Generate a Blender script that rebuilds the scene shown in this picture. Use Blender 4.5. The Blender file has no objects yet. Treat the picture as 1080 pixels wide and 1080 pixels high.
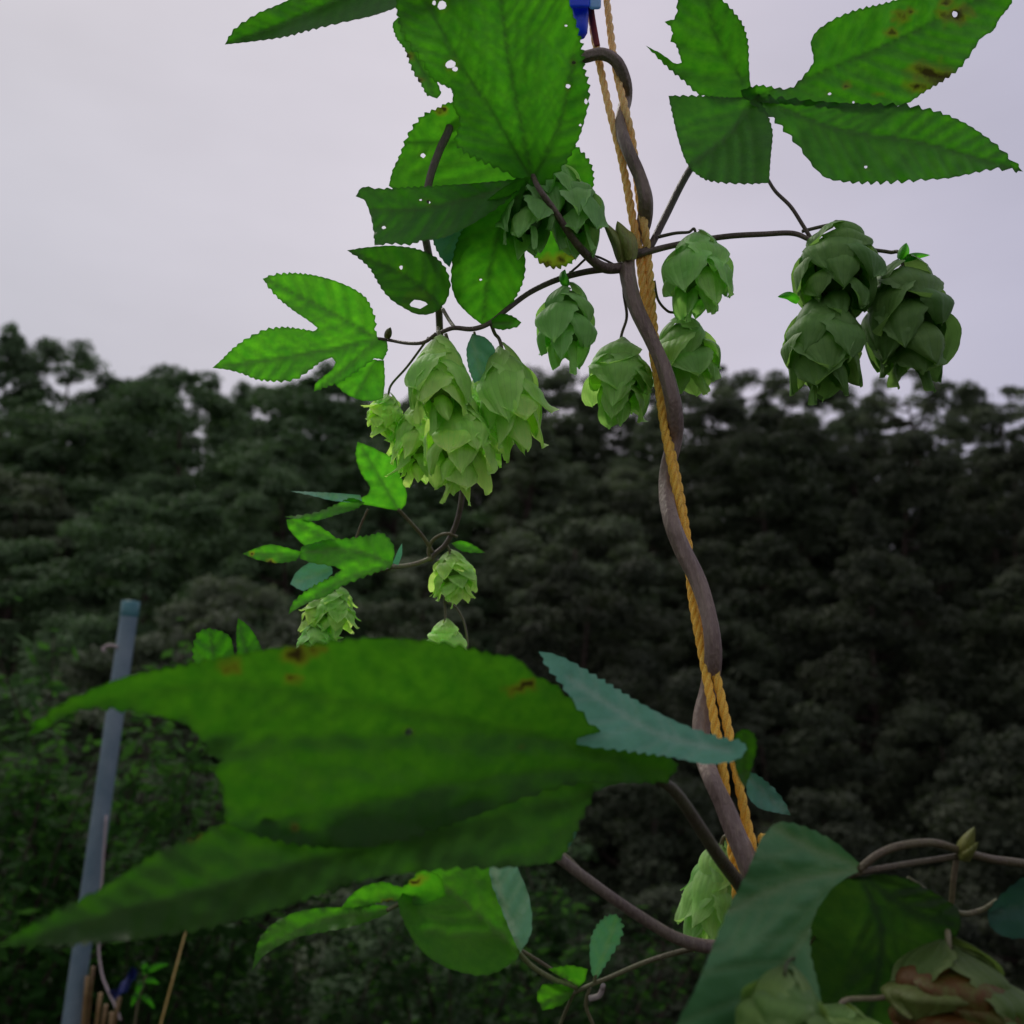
import bpy, math, random
import numpy as np
from mathutils import Vector, noise as mnoise
from mathutils.geometry import delaunay_2d_cdt

random.seed(7)
rng = np.random.default_rng(7)
scene = bpy.context.scene
col = scene.collection
R = math.radians

# ------------------------------------------------------------------ camera
PITCH = R(12.0)
EYE = np.array([0.0, 0.0, 1.5])
FPX = 1000.0                      # focal length in reference pixels
FW = np.array([0.0, math.cos(PITCH), math.sin(PITCH)])
UP = np.array([0.0, -math.sin(PITCH), math.cos(PITCH)])
RT = np.array([1.0, 0.0, 0.0])

def P(x, y, d):
    """point seen at (x, y) of the photograph, d metres in front of the camera"""
    x = np.asarray(x, float); y = np.asarray(y, float); d = np.asarray(d, float)
    return EYE + (((x - 540) / FPX * d)[..., None] * RT
                  - ((y - 540) / FPX * d)[..., None] * UP + d[..., None] * FW)

cam_d = bpy.data.cameras.new('camera')
cam = bpy.data.objects.new('camera', cam_d)
col.objects.link(cam)
cam.location = EYE
cam.rotation_euler = (R(90) + PITCH, 0, 0)
cam_d.sensor_width = 36
cam_d.lens = 36 * FPX / 1080
cam_d.clip_start = 0.02
cam_d.clip_end = 3000
cam_d.dof.use_dof = True
cam_d.dof.focus_distance = 0.57
cam_d.dof.aperture_fstop = 8.5
scene.camera = cam

# ------------------------------------------------------------------ light
SUN_EL, SUN_AZ = R(48), R(-38)        # azimuth from +Y towards +X
scene.view_settings.view_transform = 'Standard'
scene.view_settings.look = 'None'
scene.view_settings.exposure = 0
scene.view_settings.gamma = 1
world = bpy.data.worlds.new('World')
scene.world = world
world.use_nodes = True
nt = world.node_tree
for n in list(nt.nodes): nt.nodes.remove(n)

class NB:
    """tiny node builder"""
    def __init__(self, tree): self.t = tree
    def n(self, typ, **kw):
        nd = self.t.nodes.new(typ)
        for k, v in kw.items():
            if k.startswith('i_'):
                key = k[2:]
                key = int(key) if key.isdigit() else key.replace('_', ' ')
                s = nd.inputs[key]
                if hasattr(v, 'is_output') : self.t.links.new(v, s)
                else: s.default_value = v
            else: setattr(nd, k, v)
        return nd
    def link(self, a, b): self.t.links.new(a, b)
    def math(self, op, a, b=None, clamp=False):
        nd = self.t.nodes.new('ShaderNodeMath'); nd.operation = op; nd.use_clamp = clamp
        for i, v in enumerate((a, b)):
            if v is None: continue
            if hasattr(v, 'is_output'): self.t.links.new(v, nd.inputs[i])
            else: nd.inputs[i].default_value = v
        return nd.outputs[0]
    def mix(self, f, a, b, mode='MIX'):
        nd = self.t.nodes.new('ShaderNodeMix'); nd.data_type = 'RGBA'; nd.blend_type = mode
        for s, v in ((nd.inputs[0], f), (nd.inputs[6], a), (nd.inputs[7], b)):
            if hasattr(v, 'is_output'): self.t.links.new(v, s)
            else: s.default_value = v if not isinstance(v, tuple) else (v + (1,) if len(v) == 3 else v)
        return nd.outputs[2]
    def ramp(self, f, stops):
        nd = self.t.nodes.new('ShaderNodeValToRGB')
        while len(nd.color_ramp.elements) > 1: nd.color_ramp.elements.remove(nd.color_ramp.elements[-1])
        for i, (p, c) in enumerate(stops):
            e = nd.color_ramp.elements[0] if i == 0 else nd.color_ramp.elements.new(p)
            e.position = p; e.color = (c, c, c, 1) if not isinstance(c, tuple) else c + (1,)
        self.t.links.new(f, nd.inputs[0])
        return nd.outputs[0]
    def attr(self, name, out='Fac'):
        nd = self.t.nodes.new('ShaderNodeAttribute'); nd.attribute_name = name
        return nd.outputs[out]
    def noise(self, vec, scale, detail=3, rough=0.55):
        nd = self.t.nodes.new('ShaderNodeTexNoise')
        nd.inputs['Scale'].default_value = scale; nd.inputs['Detail'].default_value = detail
        nd.inputs['Roughness'].default_value = rough
        if vec is not None: self.t.links.new(vec, nd.inputs['Vector'])
        return nd.outputs['Fac']

b = NB(nt)
sky = b.n('ShaderNodeTexSky', sky_type='NISHITA', sun_disc=False, sun_elevation=SUN_EL, sun_rotation=SUN_AZ)
sky.air_density = 1.6; sky.dust_density = 4.0; sky.ozone_density = 1.0
bg_clear = b.n('ShaderNodeBackground', i_0=sky.outputs[0], i_1=0.05)
geo = b.n('ShaderNodeTexCoord')
sep = b.n('ShaderNodeSeparateXYZ', i_0=geo.outputs['Generated'])
# overcast deck: bright towards the sun's side of the sky, duller behind, broken by soft cloud
side = b.math('MULTIPLY_ADD', sep.outputs[1], 0.5); side.node.inputs[2].default_value = 0.5
dull = b.ramp(side, [(0.0, 0.88), (0.45, 0.92), (0.85, 1.02), (1.0, 1.02)])
lr = b.math('MULTIPLY_ADD', sep.outputs[0], 1.0); lr.node.inputs[2].default_value = 0.5
tone = b.ramp(lr, [(0.0, (0.575, 0.570, 0.645)), (0.42, (0.70, 0.66, 0.735)), (0.62, (0.66, 0.615, 0.70)), (1.0, (0.545, 0.53, 0.665))])
mp = b.n('ShaderNodeMapping', i_Scale=(1.0, 1.0, 2.6)); b.link(geo.outputs['Generated'], mp.inputs['Vector'])
cl = b.noise(mp.outputs[0], 2.2, 5, 0.5)
cloud = b.ramp(cl, [(0.3, 0.89), (0.7, 1.04)])
tone = b.mix(1.0, tone, cloud, 'MULTIPLY')
tone = b.mix(1.0, tone, dull, 'MULTIPLY')
bg_cloud = b.n('ShaderNodeBackground', i_0=tone, i_1=1.0)
mixs = b.n('ShaderNodeMixShader', i_0=0.93)
b.link(bg_clear.outputs[0], mixs.inputs[1]); b.link(bg_cloud.outputs[0], mixs.inputs[2])
wo = b.n('ShaderNodeOutputWorld'); b.link(mixs.outputs[0], wo.inputs[0])

sd = bpy.data.lights.new('sun', 'SUN')
sd.energy = 1.2; sd.angle = R(14); sd.color = (1.0, 0.95, 0.86)
so = bpy.data.objects.new('sun', sd); col.objects.link(so)
sdir = Vector((math.sin(SUN_AZ) * math.cos(SUN_EL), math.cos(SUN_AZ) * math.cos(SUN_EL), math.sin(SUN_EL)))
so.rotation_euler = sdir.to_track_quat('Z', 'Y').to_euler()
so.location = (-20, 25, 40)

# ------------------------------------------------------------------ object helpers
ORG = {}
def root(name, label, cat, loc, group=None, kind=None):
    o = bpy.data.objects.new(name, None); col.objects.link(o)
    o.empty_display_size = 0.05
    o.location = loc; ORG[o.name] = np.array(loc, float)
    o['label'] = label; o['category'] = cat
    if group: o['group'] = group
    if kind: o['kind'] = kind
    return o

def mesh(name, V, F, mat, parent=None, attrs=None, smooth=True, tint=None):
    V = np.asarray(V, float)
    org = ORG[parent.name] if parent is not None else np.zeros(3)
    me = bpy.data.meshes.new(name)
    if isinstance(F, np.ndarray):
        nf, k = F.shape
        me.vertices.add(len(V)); me.vertices.foreach_set('co', (V - org).ravel())
        me.loops.add(nf * k); me.loops.foreach_set('vertex_index', F.ravel().astype(np.int32))
        me.polygons.add(nf)
        me.polygons.foreach_set('loop_start', np.arange(0, nf * k, k, dtype=np.int32))
        me.update(calc_edges=True)
    else:
        me.from_pydata([tuple(v) for v in (V - org)], [], F)
    me.polygons.foreach_set('use_smooth', np.full(len(me.polygons), smooth))
    for k, a in (attrs or {}).items():
        at = me.attributes.new(k, 'FLOAT', 'POINT')
        at.data.foreach_set('value', np.asarray(a, np.float32))
    me.materials.append(mat)
    me.validate(); me.update()
    o = bpy.data.objects.new(name, me); col.objects.link(o)
    if parent is not None: o.parent = parent
    if tint is not None: o.color = tuple(tint) + (1,) if len(tint) == 3 else tint
    ORG[o.name] = org
    return o

def catmull(pts, per=8):
    pts = np.asarray(pts, float); out = []
    n = len(pts)
    for i in range(n - 1):
        p1, p2 = pts[i], pts[i + 1]
        p0 = pts[i - 1] if i > 0 else 2 * p1 - p2
        p3 = pts[i + 2] if i + 2 < n else 2 * p2 - p1
        t = np.linspace(0, 1, per, endpoint=False)[:, None]
        out.append(0.5 * ((2 * p1) + (-p0 + p2) * t + (2 * p0 - 5 * p1 + 4 * p2 - p3) * t * t
                          + (-p0 + 3 * p1 - 3 * p2 + p3) * t ** 3))
    out.append(pts[-1:])
    return np.vstack(out)

def tube_geo(C, rad, sides=10, ridge=0.0, nridge=6, twist=0.0, cap=True, hairs=0):
    C = np.asarray(C, float); n = len(C)
    rad = np.broadcast_to(np.asarray(rad, float), (n,))
    T = np.gradient(C, axis=0); T /= np.linalg.norm(T, axis=1)[:, None] + 1e-12
    a = np.array([0, 0, 1.0]) if abs(T[0, 2]) < 0.9 else np.array([1.0, 0, 0])
    N = np.zeros_like(C); N[0] = np.cross(T[0], a); N[0] /= np.linalg.norm(N[0])
    for i in range(1, n):
        v = N[i - 1] - T[i] * np.dot(N[i - 1], T[i]); N[i] = v / (np.linalg.norm(v) + 1e-12)
    B = np.cross(T, N)
    th = np.linspace(0, 2 * math.pi, sides, endpoint=False)
    s = np.concatenate([[0], np.cumsum(np.linalg.norm(np.diff(C, axis=0), axis=1))])
    ang = th[None, :] + (twist * s)[:, None]
    rr = rad[:, None] * (1 + ridge * np.cos(nridge * th))[None, :]
    V = C[:, None, :] + rr[..., None] * (np.cos(ang)[..., None] * N[:, None, :] + np.sin(ang)[..., None] * B[:, None, :])
    V = V.reshape(-1, 3)
    i = np.arange(n - 1)[:, None]; j = np.arange(sides)[None, :]
    F = np.stack([i * sides + j, i * sides + (j + 1) % sides, (i + 1) * sides + (j + 1) % sides, (i + 1) * sides + j], -1).reshape(-1, 4)
    al = np.repeat(s, sides)
    if cap:
        k = len(V); V = np.vstack([V, C[:1], C[-1:]]); al = np.concatenate([al, [0], [s[-1]]])
        j = np.arange(sides)
        c0 = np.stack([np.full(sides, k), (j + 1) % sides, j, j], -1)
        c1 = np.stack([np.full(sides, k + 1), (n - 1) * sides + j, (n - 1) * sides + (j + 1) % sides, (n - 1) * sides + (j + 1) % sides], -1)
        caps = [tuple(r[:3]) for r in np.vstack([c0, c1])]
        F = [tuple(r) for r in F] + caps
    return V, F, al

def join(geos):
    Vs, Fs, As, k = [], [], [], 0
    for V, F, al in geos:
        Vs.append(V); As.append(al)
        Fs += [tuple(int(q) + k for q in f) for f in F]; k += len(V)
    return np.vstack(Vs), Fs, np.concatenate(As)

# ------------------------------------------------------------------ materials
def new_mat(name):
    m = bpy.data.materials.new(name); m.use_nodes = True
    for n in list(m.node_tree.nodes): m.node_tree.nodes.remove(n)
    return m, NB(m.node_tree)

def out(b, sh, disp=None):
    o = b.n('ShaderNodeOutputMaterial'); b.link(sh, o.inputs[0])

def bump(b, h, strength, dist):
    nd = b.n('ShaderNodeBump', i_Strength=strength, i_Distance=dist); b.link(h, nd.inputs['Height'])
    return nd.outputs[0]

# hop leaf: green above, paler and bluer below, lets a lot of light through
M_leaf, b = new_mat('hop_leaf')
pos = b.n('ShaderNodeTexCoord').outputs['Object']
geo = b.n('ShaderNodeNewGeometry')
n1 = b.noise(pos, 55, 4); n2 = b.noise(pos, 420, 3); n3 = b.noise(pos, 140, 3)
pale = b.attr('pale'); vein = b.attr('vein'); spot = b.attr('spot'); edge = b.attr('edge')
oi = b.n('ShaderNodeObjectInfo')
top = b.mix(b.ramp(n1, [(0.3, 0.0), (0.7, 1.0)]), (0.014, 0.062, 0.005), (0.026, 0.092, 0.007))
und = b.mix(b.ramp(n1, [(0.3, 0.0), (0.7, 1.0)]), (0.105, 0.300, 0.190), (0.150, 0.385, 0.255))
base = b.mix(geo.outputs['Backfacing'], top, und)
base = b.mix(b.math('MULTIPLY', vein, 0.7), base, b.mix(pale, (0.060, 0.13, 0.030), (0.30, 0.44, 0.34)))
base = b.mix(b.math('MULTIPLY', b.ramp(n2, [(0.45, 0.0), (0.75, 1.0)]), 0.18), base, (0.06, 0.14, 0.03))
trans = b.mix(b.ramp(n3, [(0.3, 0.0), (0.75, 1.0)]), (0.042, 0.265, 0.008), (0.086, 0.395, 0.010))
trans = b.mix(pale, trans, (0.025, 0.085, 0.045))
trans = b.mix(b.math('MULTIPLY', vein, 0.80), trans, (0.018, 0.075, 0.008))
trans = b.mix(b.math('MULTIPLY', b.ramp(n2, [(0.52, 0.0), (0.72, 1.0)]), 0.22), trans, (0.03, 0.22, 0.008))
sp = b.math('MULTIPLY', spot, b.ramp(n3, [(0.25, 0.55), (0.6, 1.0)]), True)
ylw = b.ramp(sp, [(0.05, 0.0), (0.45, 0.6), (0.6, 0.75)])
base = b.mix(ylw, base, (0.09, 0.085, 0.012)); trans = b.mix(ylw, trans, (0.16, 0.19, 0.010))
brn = b.ramp(sp, [(0.50, 0.0), (0.85, 0.92)])
base = b.mix(brn, base, (0.028, 0.016, 0.008)); trans = b.mix(brn, trans, (0.02, 0.012, 0.004))
ed = b.ramp(edge, [(0.0, 0.55), (0.5, 1.0)])
trans = b.mix(1.0, trans, ed, 'MULTIPLY')
base = b.mix(1.0, base, oi.outputs['Color'], 'MULTIPLY'); trans = b.mix(1.0, trans, oi.outputs['Color'], 'MULTIPLY')
hgt = b.math('ADD', b.math('MULTIPLY', n2, 0.5), b.math('MULTIPLY', vein, -0.8))
nrm = bump(b, hgt, 0.35, 0.0012)
pr = b.n('ShaderNodeBsdfPrincipled', i_Roughness=0.55); pr.inputs['Specular IOR Level'].default_value = 0.14
b.link(base, pr.inputs['Base Color']); b.link(nrm, pr.inputs['Normal'])
tr = b.n('ShaderNodeBsdfTranslucent'); b.link(trans, tr.inputs[0]); b.link(nrm, tr.inputs['Normal'])
add = b.n('ShaderNodeAddShader'); b.link(pr.outputs[0], add.inputs[0]); b.link(tr.outputs[0], add.inputs[1])
out(b, add.outputs[0])

# papery bracts of the cones
M_bract, b = new_mat('cone_bract')
pos = b.n('ShaderNodeTexCoord').outputs['Object']
u = b.attr('u'); v = b.attr('v'); rn = b.attr('rnd'); spot = b.attr('spot')
oi = b.n('ShaderNodeObjectInfo')
str_ = b.math('ABSOLUTE', b.math('SINE', b.math('MULTIPLY', v, 13.0)))
stri = b.ramp(str_, [(0.0, 1.0), (0.35, 0.0)])
n1 = b.noise(pos, 260, 3)
av = b.math('ABSOLUTE', v)
rim = b.ramp(b.math('MAXIMUM', av, b.math('MULTIPLY', u, 0.9)), [(0.62, 0.0), (0.95, 1.0)])
base = b.mix(rn, (0.165, 0.320, 0.090), (0.270, 0.410, 0.115))
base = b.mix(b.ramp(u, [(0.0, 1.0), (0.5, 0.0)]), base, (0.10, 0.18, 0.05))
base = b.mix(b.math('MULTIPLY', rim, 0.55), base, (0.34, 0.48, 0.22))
base = b.mix(b.math('MULTIPLY', stri, 0.16), base, (0.13, 0.23, 0.08))
base = b.mix(b.math('MULTIPLY', b.ramp(n1, [(0.4, 0.0), (0.7, 1.0)]), 0.4), base, (0.11, 0.23, 0.07))
trans = b.mix(rn, (0.22, 0.40, 0.09), (0.35, 0.52, 0.12))
trans = b.mix(b.math('MULTIPLY', stri, 0.25), trans, (0.10, 0.21, 0.05))
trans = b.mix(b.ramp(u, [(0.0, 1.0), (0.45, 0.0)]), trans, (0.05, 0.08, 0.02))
brn = b.math('MULTIPLY', spot, b.ramp(n1, [(0.35, 0.5), (0.6, 1.0)]), True)
base = b.mix(brn, base, (0.22, 0.10, 0.022)); trans = b.mix(brn, trans, (0.16, 0.07, 0.012))
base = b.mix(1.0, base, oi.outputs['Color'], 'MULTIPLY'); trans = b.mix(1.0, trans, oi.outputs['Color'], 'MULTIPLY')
nrm = bump(b, b.math('ADD', b.math('MULTIPLY', str_, 0.5), n1), 0.45, 0.0008)
pr = b.n('ShaderNodeBsdfPrincipled', i_Roughness=0.6); pr.inputs['Specular IOR Level'].default_value = 0.25
b.link(base, pr.inputs['Base Color']); b.link(nrm, pr.inputs['Normal'])
tr = b.n('ShaderNodeBsdfTranslucent'); b.link(trans, tr.inputs[0])
add = b.n('ShaderNodeAddShader'); b.link(pr.outputs[0], add.inputs[0]); b.link(tr.outputs[0], add.inputs[1])
out(b, add.outputs[0])

# bine and stalks
def stem_mat(name, c1, c2, c3):
    m, b = new_mat(name)
    pos = b.n('ShaderNodeTexCoord').outputs['Object']
    oi = b.n('ShaderNodeObjectInfo')
    mp = b.n('ShaderNodeMapping', i_Scale=(1, 1, 0.25)); b.link(pos, mp.inputs['Vector'])
    n1 = b.noise(mp.outputs[0], 90, 4); n2 = b.noise(mp.outputs[0], 700, 3)
    c = b.mix(b.ramp(n1, [(0.35, 0.0), (0.65, 1.0)]), c1, c2)
    c = b.mix(b.ramp(n2, [(0.5, 0.0), (0.72, 0.6)]), c, c3)
    c = b.mix(1.0, c, oi.outputs['Color'], 'MULTIPLY')
    pr = b.n('ShaderNodeBsdfPrincipled', i_Roughness=0.5); pr.inputs['Specular IOR Level'].default_value = 0.4
    b.link(c, pr.inputs['Base Color']); b.link(bump(b, b.math('ADD', n2, n1), 0.8, 0.0014), pr.inputs['Normal'])
    out(b, pr.outputs[0]); return m
M_bine = stem_mat('bine_bark', (0.165, 0.115, 0.100), (0.25, 0.19, 0.15), (0.33, 0.26, 0.20))
M_stalk = stem_mat('green_stalk', (0.13, 0.105, 0.065), (0.16, 0.16, 0.075), (0.21, 0.18, 0.11))
M_stip = stem_mat('stipule', (0.16, 0.22, 0.04), (0.24, 0.25, 0.05), (0.12, 0.08, 0.03))

M_rope, b = new_mat('rope_fibre')
pos = b.n('ShaderNodeTexCoord').outputs['Object']
al = b.attr('along'); pale = b.attr('pale')
n1 = b.noise(pos, 160, 3); n2 = b.noise(pos, 1400, 3)
c = b.mix(n1, (0.62, 0.41, 0.050), (0.74, 0.55, 0.105))
c = b.mix(pale, c, (0.72, 0.57, 0.29))  # backlit haze of the upper rope put into the fibre colour
c = b.mix(b.ramp(n2, [(0.45, 0.0), (0.7, 0.5)]), c, (0.20, 0.11, 0.03))
pr = b.n('ShaderNodeBsdfPrincipled', i_Roughness=0.65); pr.inputs['Specular IOR Level'].default_value = 0.3
b.link(c, pr.inputs['Base Color']); b.link(bump(b, n2, 0.5, 0.0006), pr.inputs['Normal'])
tr = b.n('ShaderNodeBsdfTranslucent'); b.link(b.mix(1.0, c, (0.6, 0.6, 0.6), 'MULTIPLY'), tr.inputs[0])
ad = b.n('ShaderNodeAddShader'); b.link(pr.outputs[0], ad.inputs[0]); b.link(tr.outputs[0], ad.inputs[1])
out(b, ad.outputs[0])

def simple_mat(name, c1, c2, scale=40, rough=0.6, spec=0.4, metal=0.0, bmp=0.2, bd=0.001, trans=None):
    m, b = new_mat(name)
    pos = b.n('ShaderNodeTexCoord').outputs['Object']
    oi = b.n('ShaderNodeObjectInfo')
    n1 = b.noise(pos, scale, 5)
    c = b.mix(b.ramp(n1, [(0.32, 0.0), (0.68, 1.0)]), c1, c2)
    c = b.mix(1.0, c, oi.outputs['Color'], 'MULTIPLY')
    pr = b.n('ShaderNodeBsdfPrincipled', i_Roughness=rough, i_Metallic=metal); pr.inputs['Specular IOR Level'].default_value = spec
    b.link(c, pr.inputs['Base Color']); b.link(bump(b, n1, bmp, bd), pr.inputs['Normal'])
    sh = pr.outputs[0]
    if trans:
        tr = b.n('ShaderNodeBsdfTranslucent'); tr.inputs[0].default_value = trans + (1,)
        ad = b.n('ShaderNodeAddShader'); b.link(sh, ad.inputs[0]); b.link(tr.outputs[0], ad.inputs[1]); sh = ad.outputs[0]
    out(b, sh); return m
M_blue = simple_mat('blue_plastic', (0.012, 0.06, 0.62), (0.018, 0.085, 0.72), 60, 0.35, 0.5, 0, 0.05, 0.0005, (0.01, 0.05, 0.30))
M_pale_blue = simple_mat('pale_blue_plastic', (0.22, 0.42, 0.62), (0.28, 0.48, 0.68), 60, 0.3, 0.5, 0, 0.05, 0.0005, (0.15, 0.30, 0.40))
M_navy = simple_mat('navy_tape', (0.008, 0.016, 0.09), (0.012, 0.025, 0.14), 60, 0.4)
M_red = simple_mat('red_thread', (0.30, 0.035, 0.05), (0.20, 0.05, 0.05), 300, 0.8)
M_metal = simple_mat('galvanised_steel', (0.12, 0.195, 0.235), (0.23, 0.305, 0.34), 14, 0.5, 0.5, 0.25, 0.15, 0.002)
M_teal = simple_mat('teal_plastic', (0.03, 0.13, 0.14), (0.06, 0.19, 0.20), 40, 0.45)
M_cane = simple_mat('dry_cane', (0.28, 0.17, 0.06), (0.40, 0.27, 0.11), 60, 0.6)
M_straw = simple_mat('dry_stalk', (0.50, 0.36, 0.10), (0.60, 0.45, 0.16), 60, 0.6)
M_cord = simple_mat('grey_cord', (0.30, 0.25, 0.24), (0.40, 0.34, 0.32), 300, 0.8)
M_bark = simple_mat('tree_bark', (0.035, 0.026, 0.022), (0.075, 0.055, 0.045), 3, 0.9, 0.1, 0, 0.6, 0.05)
M_weed = simple_mat('weed_leaf', (0.035, 0.10, 0.022), (0.065, 0.15, 0.035), 4, 0.7, 0.04, 0, 0.1, 0.002, (0.03, 0.09, 0.012))
M_shrub = simple_mat('shrub_leaf', (0.018, 0.036, 0.016), (0.034, 0.056, 0.024), 1.2, 0.7, 0.15, 0, 0.1, 0.002, (0.012, 0.03, 0.008))

def crown_mat(name, c1, c2, c3):
    m, b = new_mat(name)
    oi = b.n('ShaderNodeObjectInfo'); cl = b.attr('clump')
    c = b.mix(cl, c1, c2)
    c = b.mix(b.math('MULTIPLY', oi.outputs['Random'], 0.7), c, c3)
    c = b.mix(1.0, c, oi.outputs['Color'], 'MULTIPLY')
    pr = b.n('ShaderNodeBsdfPrincipled', i_Roughness=0.75); pr.inputs['Specular IOR Level'].default_value = 0.12
    b.link(c, pr.inputs['Base Color'])
    tr = b.n('ShaderNodeBsdfTranslucent'); b.link(b.mix(1.0, c, (0.35, 0.45, 0.25), 'MULTIPLY'), tr.inputs[0])
    ad = b.n('ShaderNodeAddShader'); b.link(pr.outputs[0], ad.inputs[0]); b.link(tr.outputs[0], ad.inputs[1])
    out(b, ad.outputs[0]); return m
M_crown = crown_mat('tree_foliage', (0.042, 0.054, 0.035), (0.130, 0.150, 0.102), (0.078, 0.106, 0.062))

M_soil, b = new_mat('hill_soil')
pos = b.n('ShaderNodeTexCoord').outputs['Object']
n1 = b.noise(pos, 0.35, 6); n2 = b.noise(pos, 6.0, 5)
c = b.mix(b.ramp(n1, [(0.35, 0.0), (0.65, 1.0)]), (0.024, 0.020, 0.014), (0.020, 0.030, 0.012))
c = b.mix(b.ramp(n2, [(0.45, 0.0), (0.7, 0.7)]), c, (0.045, 0.036, 0.024))
pr = b.n('ShaderNodeBsdfPrincipled', i_Roughness=0.95); pr.inputs['Specular IOR Level'].default_value = 0.05
b.link(c, pr.inputs['Base Color']); b.link(bump(b, n2, 0.8, 0.06), pr.inputs['Normal'])
out(b, pr.outputs[0])

# ------------------------------------------------------------------ leaf builder
def smooth_outline(pts, step):
    pts = np.asarray(pts, float); n = len(pts); res = []; cor = []
    def corner(i):
        a = pts[i] - pts[i - 1]; c = pts[(i + 1) % n] - pts[i]
        ca = np.dot(a, c) / (np.linalg.norm(a) * np.linalg.norm(c) + 1e-9)
        return ca < 0.45
    K = [corner(i) for i in range(n)]
    for i in range(n):
        p1, p2 = pts[i], pts[(i + 1) % n]
        p0 = 2 * p1 - p2 if K[i] else pts[i - 1]
        p3 = 2 * p2 - p1 if K[(i + 1) % n] else pts[(i + 2) % n]
        L = np.linalg.norm(p2 - p1); m = max(1, int(round(L / step)))
        for t in np.arange(m) / m:
            q = 0.5 * ((2 * p1) + (-p0 + p2) * t * 0.8 + 0.2 * (2 * p2 - 2 * p1) * t
                       + (2 * p0 - 5 * p1 + 4 * p2 - p3) * t * t * 0.8
                       + (-p0 + 3 * p1 - 3 * p2 + p3) * t ** 3 * 0.8
                       )
            lin = p1 + (p2 - p1) * t
            cr = 0.5 * ((2 * p1) + (-p0 + p2) * t + (2 * p0 - 5 * p1 + 4 * p2 - p3) * t * t + (-p0 + 3 * p1 - 3 * p2 + p3) * t ** 3)
            res.append(0.25 * lin + 0.75 * cr)
            near = (K[i] and t * L < 6) or (K[(i + 1) % n] and (1 - t) * L < 6)
            cor.append(near)
    return np.array(res), np.array(cor)

def seg_dist(Q, A, B):
    d = B - A; L = (d ** 2).sum(1) + 1e-9
    out_ = np.full(len(Q), 1e9)
    for a, dd, l in zip(A, d, L):
        t = np.clip(((Q - a) @ dd) / l, 0, 1)
        out_ = np.minimum(out_, np.hypot(*(Q - a - t[:, None] * dd).T))
    return out_

def in_poly(Q, poly):
    x, y = Q[:, 0], Q[:, 1]; inside = np.zeros(len(Q), bool)
    px, py = poly[:, 0], poly[:, 1]; j = len(poly) - 1
    for i in range(len(poly)):
        c = ((py[i] > y) != (py[j] > y)) & (x < (px[j] - px[i]) * (y - py[i]) / (py[j] - py[i] + 1e-12) + px[i])
        inside ^= c; j = i
    return inside

def plane(d0, cx, cy, gx=0, gy=0, qx=0, qy=0, qxy=0):
    """depth of a gently curved sheet: d0 at (cx, cy); slopes in metres per 100 px"""
    def f(x, y):
        X = (x - cx) / 100.0; Y = (y - cy) / 100.0
        return d0 + gx * X + gy * Y + qx * X * X + qy * Y * Y + qxy * X * Y
    return f

def ellipse(cx, cy, rx, ry, n=9, seed=0):
    r_ = random.Random(seed + int(cx * 7 + cy))
    return np.array([(cx + rx * math.cos(a) * r_.uniform(.75, 1.15), cy + ry * math.sin(a) * r_.uniform(.75, 1.15))
                     for a in np.linspace(0, 2 * math.pi, n, endpoint=False)])

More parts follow.
